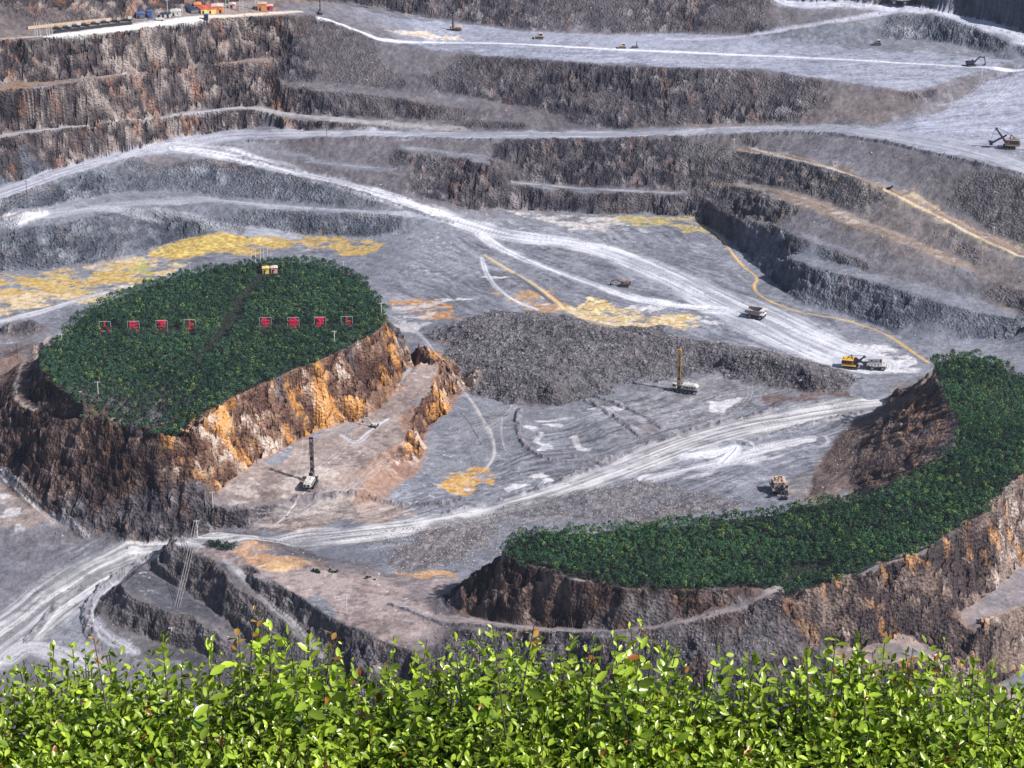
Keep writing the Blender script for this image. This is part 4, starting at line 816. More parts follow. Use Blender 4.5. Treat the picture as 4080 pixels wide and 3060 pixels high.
# ---- rotary drill rig; mast near +x end
def drill_rig(loc, rz, label, mastmat, bodymat, sc=1.0, mast=19.0, lean=0.0, group='tall drill rigs on the benches'):
    t_ = thing('drill_rig', label, 'drill rig', loc, rz, group, sc)
    for y_ in (-1.9, 1.9): track(t_, y_, 7.2, .9, 1.3)
    MB().box((-.3, 0, 1.6), (11.4, 3.6, .5)).box((0, 0, 1.1), (4.0, 3.0, .6)).build('deck', M['dark'], t_)
    hs = MB().box((-2.6, 0, 2.95), (6.4, 3.5, 2.1)).box((-5.9, 0, 2.7), (1.2, 3.2, 1.6)).hexa([(.5, -1.7, 1.9), (1.5, -1.7, 1.9), (1.5, 1.7, 1.9), (.5, 1.7, 1.9)], [(.5, -1.6, 3.9), (.9, -1.6, 3.9), (.9, 1.6, 3.9), (.5, 1.6, 3.9)]).build('engine_house', bodymat, t_, bevel=.08)
    v_ = MB()
    for i in range(5):
        for s_ in (-1, 1): v_.box((-5.2 + i * 1.2, s_ * 1.77, 2.9), (.75, .06, 1.0 if i % 2 else .7))
    v_.box((-6.53, .8, 2.7), (.06, .9, .9)).box((-6.53, -.8, 2.7), (.06, .9, .9)); louv(v_, hs)
    MB().box((-2.8, .3, 4.15), (4.6, 2.2, .35)).tube((-4.6, .9, 4.0), (-4.6, .9, 5.0), .2, n=8).tube((-3.6, -.9, 4.3), (-1.2, -.9, 4.3), .4, n=10).build('roof_gear', bodymat, t_, bevel=.05)
    cb = MB().box((4.3, 1.2, 3.1), (2.0, 1.6, 2.3), taper=.95).build('cab', bodymat, t_, bevel=.06)
    MB().box((5.3, 1.2, 3.4), (.08, 1.2, 1.1)).box((4.3, 2.0, 3.4), (1.4, .08, .9)).box((3.3, 1.2, 3.4), (.08, 1.2, .9)).build('window', M['glass'], cb)
    r = MB()
    for (xx, yy) in [(-6.2, 1.9), (-4, 1.9), (-2, 1.9), (0, 1.9), (-6.2, -1.9), (-4, -1.9), (-2, -1.9), (0, -1.9), (2, -1.9), (4, -1.9), (5.4, -1.9)]: r.bar((xx, yy, 1.85), (xx, yy, 2.9), .06)
    r.bar((-6.2, 1.9, 2.9), (0, 1.9, 2.9), .06).bar((-6.2, -1.9, 2.9), (5.4, -1.9, 2.9), .06); r.build('railing', M['dark'], t_)
    for xx, yy in ((5.0, -1.4), (5.0, 1.4), (-5.6, 1.4), (-5.6, -1.4)): MB().tube((xx, yy, 1.5), (xx, yy, .25), .22, n=8).tube((xx, yy, .25), (xx, yy, .02), .55, n=10).build('jack', M['grey'], t_)
    m = MB(); bx = 2.6; w = .65; tl = lambda z_: Vector((lean * z_, 0, z_))
    cs = [(-w, -w), (w, -w), (w, w), (-w, w)]; z0_, z1_ = 1.9, mast
    for (a, b) in cs: m.bar(Vector((bx + a, b, 0)) + tl(z0_), Vector((bx + a, b, 0)) + tl(z1_), .17)
    n = int((z1_ - z0_) / 1.25)
    for k in range(n):
        za = z0_ + (z1_ - z0_) * k / n; zb = z0_ + (z1_ - z0_) * (k + 1) / n
        for i in range(4):
            a, b = cs[i], cs[(i + 1) % 4]
            if k % 2: a, b = b, a
            m.bar(Vector((bx + a[0], a[1], 0)) + tl(za), Vector((bx + b[0], b[1], 0)) + tl(zb), .1)
            m.bar(Vector((bx + a[0], a[1], 0)) + tl(zb), Vector((bx + b[0], b[1], 0)) + tl(zb), .09)
    mo = m.build('mast', mastmat, t_)
    MB().tube(Vector((bx, 0, 0)) + tl(1.9), Vector((bx, 0, 0)) + tl(mast * .93), .2, n=8).box(Vector((bx, 0, 0)) + tl(mast * .55), (1.0, 1.0, 1.5)).box(Vector((bx, .1, 0)) + tl(mast * .3), (1.0, .9, 1.1)).build('drill_head', M['dark'], mo)
    MB().box(Vector((bx, 0, 0)) + tl(mast + .15), (1.7, 1.6, .35)).tube(Vector((bx - .2, -.8, 0)) + tl(mast + .4), Vector((bx - .2, .8, 0)) + tl(mast + .4), .3, n=10).build('crown_block', mastmat, mo)
    MB().bar((-.3, 1.2, 2.0), Vector((bx - .5, .7, 0)) + tl(6.5), .2).bar((-.3, -1.2, 2.0), Vector((bx - .5, -.7, 0)) + tl(6.5), .2).build('mast_brace', M['dark'], t_); return t_
def dozer(loc, rz, label, paint, sc=1.0, group='small tracked machines on the upper bench'):
    t_ = thing('bulldozer', label, 'bulldozer', loc, rz, group, sc)
    for y_ in (-1.2, 1.2): track(t_, y_, 3.9, .6, 1.2)
    MB().box((.7, 0, 1.5), (2.4, 1.5, 1.1)).box((-.9, 0, 1.3), (1.4, 1.9, .8)).build('body', paint, t_, bevel=.08)
    cb = MB().box((-.6, 0, 2.3), (1.4, 1.5, 1.3), taper=.9).build('cab', M['dark'], t_, bevel=.05)
    MB().box((-.6, 0, 3.02), (1.7, 1.7, .12)).build('roof', M['white'], cb)
    MB().prism([(2.6, .1), (2.8, .1), (2.65, .7), (2.85, 1.35), (2.6, 1.35), (2.45, .7)], -1.9, 1.9).build('blade', paint, t_)
    MB().bar((0, 1.65, .6), (2.6, 1.5, .5), .16).bar((0, -1.65, .6), (2.6, -1.5, .5), .16).tube((1.0, .5, 2.0), (1.0, .5, 2.8), .08).build('push_arm', M['grey'], t_); return t_
# ------------------------------------------------------------------ machines where the photo has them
A = spot(672, 1048); drill_rig(A, radians(78), 'white drill rig with tall dark mast on the reddish bench below the orange cliff', M['dark'], M['white'], .93, 21.5)
A = spot(1478, 846); drill_rig(A, radians(162), 'white drill rig with tall yellow mast beside the grey rubble mound', M['yellow'], M['white'], 1.0, 20.0, .0)
A = spot(984, 66); drill_rig(A, radians(170), 'dark masted drill rig on the pale upper bench under the far cliff', M['dark'], M['tan_'], .62, 12.5)
A = spot(692, 30); drill_rig(A, radians(100), 'dark drill rig at the end of the top left terrace road', M['dark'], M['grey'], .5, 16.0)
A = spot(1372, 104); drill_rig(A, radians(10), 'tiny drill rig with thin twin mast on the upper bench', M['wood'], M['grey'], .33, 12.0)
A = spot(1684, 1066); rope_shovel(A, radians(-84), 'brown shovel with cream roof facing the near bank above the wooded crescent', M['bed'], M['tan_'], .93, (8.8, 1.5), (7.8, 7.0))
A = spot(1840, 795); rope_shovel(A, radians(-15), 'brown shovel with amber roof loading a truck at the foot of the white haul road', M['rust'], M['amber'], .80, (7.6, 3.4), (6.8, 7.6))
A = spot(2180, 320); rope_shovel(A, radians(168), 'dark rope shovel with raised boom at the right edge plaza', M['rust'], M['bed'], .9, (10.6, 2.4), (8.2, 11.0))
A = spot(1893, 797); haul_truck(A, radians(-8), 'pale haul truck with wide open bed standing beside the amber roofed shovel', M['paleb'], .92, 'grey broken rock heaped in the bed of the truck by the amber roofed shovel')
A = spot(1633, 686); haul_truck(A, radians(-28), 'haul truck with empty pale bed driving down the white road', M['bed'], 1.0)
A = spot(1944, 8); haul_truck(A, radians(172), 'grey haul truck cut off by the top edge on the highest road', M['paleb'], 1.25)
A = spot(2098, 142); excavator(A, radians(5), 'black excavator with arched arm at the right end of the upper bench', M['dark'], 1.02)
A = spot(1349, 618); excavator(A, radians(172), 'brown and black excavator parked between the two pale floor roads', M['rust'], .95, ((1.2, 2.0), (4.0, 3.4), (6.4, 3.0)), (7.6, 1.6))
A = spot(808, 922); excavator(A, radians(160), 'small white excavator with thin dark arm on the ramp beside the wooded hill', M['white'], .62, ((1.2, 2.0), (4.2, 5.6), (7.4, 6.2)), (9.0, 3.2))
A = spot(1166, 84); dozer(A, radians(175), 'dark bulldozer on the upper bench right of the masted rig', M['tan_'], 1.15)
A = spot(1345, 104); dozer(A, radians(185), 'tan bulldozer beside the thin bright track of the upper bench', M['tan_'], .95)
A = spot(1896, 97); dozer(A, radians(180), 'white roofed bulldozer alone below the curving top road', M['grey'], 1.0)
# ------------------------------------------------------------------ huts and sheds
def hut(X, Y, w, d, h, rot, wm, rm, label, cat='shed', group='sheds on the top left terrace', gable=.8, doors=1, loc=None, name='shed'):
    A = loc or spot(X, Y); t_ = thing(name, label, cat, (A[0], A[1] + d / 2, A[2] - .1), radians(rot), group)
    MB().box((0, 0, h / 2), (w, d, h)).build('wall', wm, t_)
    MB().prism([(-w / 2 - .25, h), (w / 2 + .25, h), (w / 2 + .25, h + .12), (0, h + gable), (-w / 2 - .25, h + .12)], -d / 2 - .3, d / 2 + .3).build('roof', rm, t_)
    for k in range(doors): MB().box((-w * .25 + k * w * .5, -d / 2 - .03, 1.0), (min(1.1, w * .25), .08, 2.0)).build('door', M['dark'], t_)
    for k in range(max(1, int(w / 2.6))): MB().box((-w / 2 + 1.3 + k * 2.5 , -d / 2 - .03, h * .62), (.7, .08, .6)).build('window', M['glass'], t_)
    return t_
hut(379, 35, 5.8, 5, 2.9, 8, M['white'], M['white'], 'white shed with bright white roof at the end of the paved terrace', gable=.5)
hut(357, 38, 5.6, 3, 2.2, 6, M['white'], M['navy'], 'low white building with dark openings left of the white roofed shed', gable=.3, doors=2)
hut(303, 41, 4.6, 4, 3.0, 6, M['grey'], M['blue'], 'small blue roofed shed at the head of the machine row', gable=.6)
hut(324, 40, 2.4, 3, 4.2, 6, M['blue'], M['blue'], 'narrow upright blue hut left of the low white building', gable=.3)
hut(426, 21, 4.0, 5, 3.0, 10, M['orange'], M['orange'], 'small orange shed at the back of the red roofed pair', gable=.6)
hut(437, 30, 4.6, 8, 2.8, 24, M['yel2'], M['red'], 'shed with red roof and yellow end wall, left of its twin', gable=.8)
hut(452, 30, 4.6, 8, 2.8, 24, M['yel2'], M['red'], 'red roofed shed squeezed against the pale roofed orange shed', gable=.8)
hut(469, 28, 6.6, 6, 4.0, 4, M['orange'], M['pink'], 'large orange shed with pale pink roof', gable=.7, doors=2)
hut(502, 19, 3.4, 4, 2.6, 4, M['pk2'], M['pink'], 'tiny pink shed alone between the lattice towers', gable=.5)
hut(566, 24, 5.0, 5, 4.2, 3, M['orange'], M['tan_'], 'tall orange shed with cream roof beside the terrace road', gable=.4)
hut(583, 23, 3.2, 4, 2.8, 3, M['crim'], M['pk2'], 'low crimson shed right of the tall orange shed', gable=.4)
hut(445, 44, 2.4, 2.2, 3.4, 5, M['navy'], M['blue'], 'dark blue box hut standing on the terrace edge', gable=.15)
A = spot(405, 27); t_ = thing('shed', 'long dark navy roof slanting across the terrace behind the sheds', 'shed', (A[0], A[1] + 6, A[2]), radians(-58), 'sheds on the top left terrace')
MB().box((0, 0, 1.0), (17, 4.6, 2.0)).build('wall', M['grey'], t_); MB().box((0, 0, 2.2), (17.6, 5.4, .5), taper=.7).build('roof', M['navy'], t_)
# pick-up beside the sheds
A = spot(346, 44); t_ = thing('pickup_truck', 'white pickup parked on the bright paved terrace', 'pickup', (A[0], A[1], A[2] + .02), radians(8))
MB().box((0, 0, .75), (4.8, 1.8, .5)).box((1.7, 0, 1.05), (1.3, 1.7, .25)).build('body', M['white'], t_, bevel=.08); MB().box((.3, 0, 1.35), (1.9, 1.6, .7), taper=.85).build('cab', M['white'], t_, bevel=.06)
MB().box((-1.6, .82, 1.15), (1.6, .1, .35)).box((-1.6, -.82, 1.15), (1.6, .1, .35)).box((-2.35, 0, 1.15), (.1, 1.7, .35)).build('load_bed', M['white'], t_); MB().box((.3, 0, 1.4), (1.98, 1.5, .35), taper=.88).build('window', M['glass'], t_)
for xx in (-1.5, 1.5):
    for yy in (-.85, .85): wheel(t_, xx, yy, .38, .28)
# row of small machines along the paved terrace
def unit(loc, rz, label, pale):
    t_ = thing('field_conveyor', label, 'machine', loc, rz, 'row of small machines beside the paved terrace')
    MB().box((0, 0, .9), (5.4, 2.0, .5)).box((-1.8, 0, .5), (1.2, 1.8, .8)).build('frame', M['dark'], t_)
    MB().box((1.2, 0, 1.8), (2.0, 1.7, 1.3), taper=.85).build('hopper', pale, t_, bevel=.05); MB().box((-1.4, 0, 1.5), (1.8, 1.4, .7)).build('engine_box', M['grey'], t_, bevel=.05)
    MB().bar((-2.6, 0, 1.0), (-.6, 0, 3.2), .3).build('chute', pale, t_); MB().bar((2.2, .7, 1.0), (2.2, .7, 3.4), .12).bar((2.2, -.7, 1.0), (2.2, -.7, 3.4), .12).bar((2.2, -.7, 3.4), (2.2, .7, 3.4), .12).build('stand', pale, t_)
names = ['first from the terrace poles', 'second from the terrace poles', 'third from the terrace poles', 'fourth from the terrace poles', 'fifth, midway along the row', 'sixth, third from the blue hut', 'seventh, second from the blue hut', 'last before the blue roofed shed']
for i, (X, Y) in enumerate([(126, 63), (146, 61), (166, 58), (186, 55.5), (207, 53), (229, 50), (252, 47.5), (276, 45)]):
    unit(spot(X, Y), radians(6 + (i % 3) * 4), 'small %s machine in the terrace row, %s' % (['cream', 'white', 'grey'][i % 3], names[i]), [M['tan_'], M['white'], M['paleb']][i % 3])
for pts, lb in (([(60, 63), (130, 55), (200, 48), (240, 44)], 'long low pale wall behind the row of machines'), ([(118, 71), (170, 65), (240, 57), (285, 52)], 'low dark kerb wall between machines and white paving')):
    b = MB(); P = [Vector(spot(*p)) for p in pts]
    for p, q in zip(P[:-1], P[1:]): b.bar(p + Vector((0, 0, .7)), q + Vector((0, 0, .7)), .7, 1.5)
    tag(b.build('low_wall', M['tan_'] if 'pale' in lb else M['dark']), lb, 'wall')
# ------------------------------------------------------------------ poles
def pole(X, Y, h, label, mat='conc', arms=1, group='power poles around the pit', lattice=False, r=.16, loc=None):
    A = loc or spot(X, Y); t_ = thing('lattice_tower' if lattice else 'power_pole', label, 'tower' if lattice else 'pole', (A[0], A[1], A[2] - .2), radians(8), group)
    if lattice:
        b = MB()
        for s_ in (-.9, .9):
            for dx in (-.22, .22): b.bar((s_ + dx, 0, 0), (s_ + dx, 0, h), .12)
            for k in range(int(h / 1.1)): b.bar((s_ - .22, 0, k * 1.1), (s_ + .22, 0, k * 1.1 + 1.1), .07)
        b.bar((-.9, 0, h * .3), (.9, 0, h * .3), .1).bar((-.9, 0, h * .62), (.9, 0, h * .62), .1).build('mast', M[mat], t_)
    else: MB().tube((0, 0, 0), (0, 0, h), r, r * .75, n=8).build('shaft', M[mat], t_)
    for k in range(arms):
        zz = h - .35 - k * .9; w = 1.1 if not lattice else 1.8
        a = MB().bar((-w, 0, zz), (w, 0, zz), .14).bar((-w * .5, 0, zz), (0, 0, zz - .6), .06).bar((w * .5, 0, zz), (0, 0, zz - .6), .06).build('crossarm', M[mat], t_)
        for dx in (-w * .9, 0, w * .9): MB().tube((dx, 0, zz + .05), (dx, 0, zz + .35), .1, .06, n=6).build('insulator', M['white'], a)
    return t_
for X, Y, h, lb, mt in [(135, 750, 6.5, 'pale power pole at the left rim of the wooded hill', 'conc'), (213, 862, 8.2, 'pale power pole standing in trees at the lower left of the wooded hill', 'conc'), (216, 655, 5.5, 'thin pole at the rear left rim of the wooded hill', 'conc'),
    (411, 595, 7.0, 'thin pole on the rear rim of the wooded hill, left of the pole cluster', 'conc'), (723, 753, 8.6, 'pale power pole at the right front rim of the wooded hill', 'conc'), (824, 686, 7.5, 'thin pole at the far right tip of the wooded hill', 'conc'), (742, 586, 6.0, 'thin pole behind the wooded hill crest, right of the cluster', 'conc'),
    (58, 417, 7.0, 'dark pole beside the haul road at the left edge', 'wood'), (706, 297, 6.6, 'thin dark pole at the edge of the middle haul road', 'wood'), (2146, 511, 5.5, 'pale pole beside the yellow streaked bench road', 'conc'), (1585, 323, 6.5, 'pole at the upper end of the brown bench road', 'conc'),
    (38, 772, 6.5, 'dark pole on the loop track left of the wooded hill', 'wood'), (555, 1002, 6.0, 'dark pole at the foot of the orange cliff', 'wood'), (460, 1097, 7.4, 'pale pole at the corner below the orange cliff', 'conc'), (427, 1162, 8.0, 'pale power pole on top of the small near hill', 'conc'),
    (749, 1327, 8.4, 'pale pole on the pink flat near the hedge', 'conc'), (362, 27, 7.5, 'thin pole between the white sheds and the rock slope', 'conc'), (394, 28, 5.0, 'short pole right of the white roofed shed', 'conc')]:
    pole(X, Y, h, lb, mt, r=.2 if mt == 'conc' else .17)
pole(1803, 373, 6.6, 'pale double legged tower on the brown bench road', arms=1, lattice=True, group='lattice towers')
for X, Y, w in ((492, 27, 'left of the tiny pink shed'), (522, 24, 'middle one of three above the terrace road'), (556, 22, 'touching the tall orange shed')):
    pole(X, Y, 13, 'pale lattice tower on the top terrace, ' + w, arms=2, lattice=True, group='lattice towers')
for i, (X, Y, T) in enumerate([(537, 572, 551), (544, 573, 546), (552, 571, 543), (563, 575, 540), (570, 571, 539), (578.5, 572, 540)]):
    pole(X, Y, (Y - T) / 4.45 + 2.2, 'white pole in the cluster on the wooded hill, %s from the left' % ['first', 'second', 'third', 'fourth', 'fifth', 'sixth'][i], arms=1 if i % 2 else 0, group='cluster of white poles on the wooded hill', r=.2)
for i, X in enumerate([76, 81, 87, 102, 107, 113]):
    pole(X, 78, 7.8, 'white pole at the left end of the paved terrace, %s from the left' % ['first', 'second', 'third', 'fourth', 'fifth', 'sixth'][i], arms=0, group='white poles on the terrace', r=.17)
A = spot(178, 1368); t_ = MB().tube((0, 0, 0), (.2, 0, 3.0), .16, .11).tube((.2, 0, 3.0), (-.1, 0, 5.2), .11, .07).tube((-.1, 0, 5.2), (.7, 0, 6.9), .07, .04).tube((.2, 0, 3), (1.0, .2, 4.4), .05).tube((-.1, 0, 5.2), (-.7, 0, 6.0), .04).build('dead_tree', M['wood']); t_.location = A
tag(t_, 'bare crooked dead trunk on the grey flat beside the curving road', 'dead tree')
# the three wires coming towards the viewer
pt = Vector(spot(427, 1162)) + Vector((0, 0, 7.5)); pe = Vector(spot(372, 1388)) + Vector((0, 0, 6.0))
pole(0, 0, 6.6, 'low pale pole receiving three wires behind the hedge top', r=.2, loc=tuple(pe - Vector((0, 0, 6.0))))
for i in range(3):
    b = MB(); o_ = (i - 1) * .95; n = 14; prev = None
    for k in range(n + 1):
        u = k / n; p = pt.lerp(pe, u) + Vector((o_, 0, -1.6 * 4 * u * (1 - u)))
        if prev: b.tube(prev, p, .085, n=5, caps=False)
        prev = p
    tag(b.build('power_line', M['wire']), 'pale wire hanging over the dark near hill, %s of three' % ['left', 'middle', 'right'][i], 'wire', 'three wires over the near hill')
# huts in the clearing on the wooded hill
for X, Y, m1, m2, lb in ((574, 592, M['yel2'], M['yel2'], 'small yellow hut in the clearing on the wooded hill'), (592, 591, M['pk2'], M['pink'], 'small pink hut in the clearing on the wooded hill')):
    hut(X, Y, 3.0, 2.6, 2.9, 6, m1, m2, lb, 'hut', 'two huts on the wooded hill', .35, loc=tuple(up(X, Y, HZ)), name='hut')
# ------------------------------------------------------------------ characters on the wooded hill
STROKES = {
 'ren': [[(.5, .95), (.44, .6), (.1, .05)], [(.47, .66), (.9, .05)]],
 'min': [[(.2, .9), (.8, .9), (.8, .62), (.2, .62)], [(.2, .9), (.2, .1), (.45, .24)], [(.2, .38), (.86, .38)], [(.5, .6), (.6, .25), (.88, .08)]],
 'zhi': [[(.12, .92), (.88, .92)], [(.5, .9), (.28, .66), (.76, .7)], [(.66, .82), (.82, .62)], [(.2, .38), (.8, .38)], [(.5, .62), (.5, .08)], [(.08, .08), (.92, .08)]],
 'shang': [[(.48, .95), (.48, .08)], [(.48, .55), (.84, .55)], [(.08, .08), (.92, .08)]],
 'sheng': [[(.3, .92), (.14, .6)], [(.22, .72), (.86, .72)], [(.5, .96), (.5, .08)], [(.2, .42), (.82, .42)], [(.08, .08), (.92, .08)]],
 'ming': [[(.08, .66), (.5, .97), (.92, .66)], [(.32, .68), (.68, .68)], [(.2, .22), (.2, .52), (.45, .52), (.45, .22), (.2, .22)], [(.6, .02), (.6, .52), (.86, .52), (.86, .24), (.72, .2)]]}
SIGNS = [(226, 694.6, 'ren', 1.6, 'showing only the tip of a red stroke, leftmost of all'), (287.5, 694, 'min', 2.3, 'with a boxy red character, second from the left'), (348.5, 692, 'zhi', 2.6, 'filled by a crowded red character, third from the left'), (409.5, 690.6, 'shang', 2.2, 'with a red cross shape, just left of the pale path'),
         (573, 686, 'sheng', 3.2, 'with a red three barred character, just right of the pale path'), (633, 686, 'ming', 4.0, 'with a roof shaped red character, sixth from the left'), (691, 685, 'zhi', 3.5, 'filled by a crowded red character, second from the right'), (749, 684, 'shang', 2.4, 'with a red cross shape, rightmost of all')]
SW = []
for X, Y, key, h, lb in SIGNS:
    top = up(X, Y, 41.6); SW.append((float(top[0]), float(top[1]), h)); S_ = 4.7
    t_ = thing('sign', 'framed sign ' + lb, 'sign', (top[0], top[1], HZ - .2), 0, 'row of red character signs')
    z1_ = 41.6 - HZ + .2; z0_ = z1_ - S_
    f_ = MB(); w = 2.55
    for s_ in (-w, w): f_.bar((s_, .1, 0), (s_, .1, z1_), .16)
    f_.bar((-w, .1, z1_), (w, .1, z1_), .15).bar((-w, .1, z0_), (w, .1, z0_), .16).build('frame', M['frame'], t_)
    c_ = MB()
    for si, st_ in enumerate(STROKES[key]):
        for a, b_ in zip(st_[:-1], st_[1:]):
            pa = Vector(((a[0] - .5) * 4.7, -.1 - .012 * si, z0_ + a[1] * S_)); pb = Vector(((b_[0] - .5) * 4.7, -.1 - .012 * si, z0_ + b_[1] * S_)); e = (pb - pa).normalized() * .2
            c_.bar(pa - e, pb + e, .25, .56) if abs((pb - pa).normalized().z) > .95 else c_.bar(pa - e, pb + e, .25, .56)
    c_.build('character', M['sign'], t_)
print('objects', time.time() - T0)
# ------------------------------------------------------------------ leaves
def leaf_mat(name, trans, rough=.5, spec=.4, att='Col'):
    m, nt, b = new_mat(name); N = nt.nodes; K = nt.links; a = N.new('ShaderNodeAttribute'); a.attribute_name = att
    K.new(a.outputs['Color'], b.inputs['Base Color']); b.inputs['Roughness'].default_value = rough; b.inputs['Specular IOR Level'].default_value = spec
    if trans:
        tr = N.new('ShaderNodeBsdfTranslucent'); g_ = N.new('ShaderNodeVectorMath'); g_.operation = 'MULTIPLY'; g_.inputs[1].default_value = (1.25, 1.5, .5)
        K.new(a.outputs['Color'], g_.inputs[0]); K.new(g_.outputs[0], tr.inputs['Color'])
        mx = N.new('ShaderNodeMixShader'); mx.inputs[0].default_value = trans; K.new(b.outputs[0], mx.inputs[1]); K.new(tr.outputs[0], mx.inputs[2])
        K.new(mx.outputs[0], [n for n in N if n.type == 'OUTPUT_MATERIAL'][0].inputs['Surface'])
    return m
MF = leaf_mat('woodland_leaves', 0, .75, .12); MH = leaf_mat('hedge_leaves', .17, .30, .6)
RS = np.random.RandomState(7)
def crowns(name, cx_, cy_, cz, rad, hgt, per, size, c1, c2, c3, lumpy=None):
    """clumps of small leaf sprays filling each crown"""
    n = len(cx_); N_ = n * per; rep = np.repeat(np.arange(n), per)
    u = RS.normal(size=(N_, 3)); u /= np.linalg.norm(u, axis=1)[:, None]; u[:, 2] = np.abs(u[:, 2]) * .95 - .15
    rr = rad[rep] * RS.uniform(.55, 1.05, N_); p = np.stack([cx_[rep] + u[:, 0] * rr, cy_[rep] + u[:, 1] * rr, cz[rep] + u[:, 2] * hgt[rep] * RS.uniform(.75, 1.1, N_)], 1)
    nn = u * .9 + RS.normal(size=(N_, 3)) * .55; nn /= np.linalg.norm(nn, axis=1)[:, None]
    a = np.cross(nn, RS.normal(size=(N_, 3))); a /= np.linalg.norm(a, axis=1)[:, None]; b = np.cross(nn, a)
    s = size * RS.uniform(.6, 1.35, N_)[:, None]
    v = np.stack([p - a * s, p - b * s * .45, p + a * s * 1.05, p + b * s * .5], 1).reshape(-1, 3)
    f = np.arange(N_ * 4).reshape(-1, 4)
    big = np.clip(fbm(cx_ / 22, cy_ / 22, o=3, s=201) + .45, 0, 1); tone = np.clip(big * .7 + RS.uniform(-.35, .45, n), 0, 1)[rep]; lf = RS.uniform(.55, 1.45, N_)
    col = (np.array(c1) * (1 - tone[:, None]) + np.array(c2) * tone[:, None]) * lf[:, None]
    br = (RS.uniform(size=n) < .13)[rep] & (RS.uniform(size=N_) < .7); col[br] = np.array(c3) * lf[br][:, None]
    return raw_mesh(name, v, f, MF, col=np.repeat(col, 4, 0).astype(np.float32))
def scatter_poly(poly, sp, excl=None, jitter=.45):
    x0, y0 = poly.min(0) - 3; x1, y1 = poly.max(0) + 3
    gx_, gy_ = np.meshgrid(np.arange(x0, x1, sp), np.arange(y0, y1, sp * .87)); gx_[1::2] += sp / 2
    gx_ = (gx_ + RS.uniform(-1, 1, gx_.shape) * sp * jitter).ravel(); gy_ = (gy_ + RS.uniform(-1, 1, gy_.shape) * sp * jitter).ravel()
    qx = gx_ + fbm(gx_ / 5, gy_ / 5, s=211) * 1.5; qy = gy_ + fbm(gx_ / 5, gy_ / 5, s=212) * 1.5
    k = pip(qx, qy, poly)
    if excl is not None: k &= ~excl(gx_, gy_)
    return gx_[k], gy_[k]
def near_line(px_, py_, W, hw):
    r = np.zeros(px_.shape, bool)
    for a, b, h1, h2 in zip(W[:-1], W[1:], hw[:-1], hw[1:]):
        e = b - a; L = np.linalg.norm(e); e = e / L; tt = np.clip((px_ - a[0]) * e[0] + (py_ - a[1]) * e[1], 0, L)
        r |= np.hypot(px_ - a[0] - e[0] * tt, py_ - a[1] - e[1] * tt) < h1 + (h2 - h1) * tt / L
    return r
def flat_pts(pts, z): A = np.array(pts, float); return up(A[:, 0], A[:, 1], z)[:, :2]
PA = flat_pts([(566, 606), (549, 622), (520, 658), (509, 684), (494, 704), (480, 722)], HZ); PB = flat_pts([(480, 722), (462, 746), (425, 776)], HZ); PC = flat_pts([(425, 776), (392, 806), (362, 816)], HZ); PD = flat_pts([(362, 816), (346, 850), (334, 884), (342, 905)], HZ)
CLR = flat_pts([(548, 604), (556, 588), (610, 586), (606, 600), (578, 606), (570, 618)], HZ); SP = np.array([(s[0], s[1]) for s in SW])
def excl_isl(px_, py_):
    r = near_line(px_, py_, PA, [1.6, 2.0, 2.6, 3.2, 3.6, 2.6]) | near_line(px_, py_, PB, [2.6, 2.2, 2.0]) | near_line(px_, py_, PC, [.6, .5, .6]) | near_line(px_, py_, PD, [.7, 1.2, 1.6, .7]) | pip(px_, py_, CLR)
    for (sx, sy, h) in SW:
        dep = .9; r |= (np.abs(px_ - sx) < 3.4) & (py_ > sy - dep) & (py_ < sy + 6.5)
    for A_, B_ in ((0, 3), (4, 7)): r |= (px_ > SP[A_][0]) & (px_ < SP[B_][0]) & (np.abs(py_ - (SP[A_][1] + 4.5)) < 2.9)
    return r
hx, hy = scatter_poly(grow(ISLW, -.3), 2.2, excl_isl)
hz = bil(ZB, hx, hy) + RS.uniform(1.4, 3.2, len(hx)) + fbm(hx / 7, hy / 7, s=221) * 1.0
for sx, sy, h in SW:
    k = (np.abs(hx - sx) < 3.6) & (hy > sy - 4.2) & (hy < sy); hz[k] = 41.6 - h + .414 * (sy - hy[k]) - 1.75
o = crowns('woodland', hx, hy, np.maximum(hz, bil(ZB, hx, hy) + .5), RS.uniform(.85, 1.75, len(hx)), RS.uniform(1.1, 2.2, len(hx)), 62, .33, (.030, .070, .046), (.060, .135, .080), (.15, .23, .07))
tag(o, 'dense dark green trees covering the flat hill behind the red signs', 'trees', None, 'stuff')
PE = flat_pts([(1660, 1285), (1700, 1262), (1735, 1240), (1775, 1232)], HC2)
def excl_cre(px_, py_): return near_line(px_, py_, PE, [1.0, 1.6, 3.2, 3.6])
hx, hy = scatter_poly(grow(CREW, -.3), 2.2, excl_cre)
k = np.abs(hx) < 250; hx = hx[k]; hy = hy[k]
hz = bil(ZB, hx, hy) + RS.uniform(1.4, 3.2, len(hx)) + fbm(hx / 7, hy / 7, s=222) * 1.0
hz += np.clip(fbm(hx / 18, hy / 9, s=223), -1, 1) * 1.2
o = crowns('woodland', hx, hy, np.maximum(hz, HC2 + .5), RS.uniform(.85, 1.75, len(hx)), RS.uniform(1.1, 2.2, len(hx)), 62, .33, (.028, .070, .040), (.062, .145, .068), (.15, .24, .06))
tag(o, 'dense dark green trees covering the crescent shaped hill at lower right', 'trees', None, 'stuff')
print('woods', time.time() - T0)
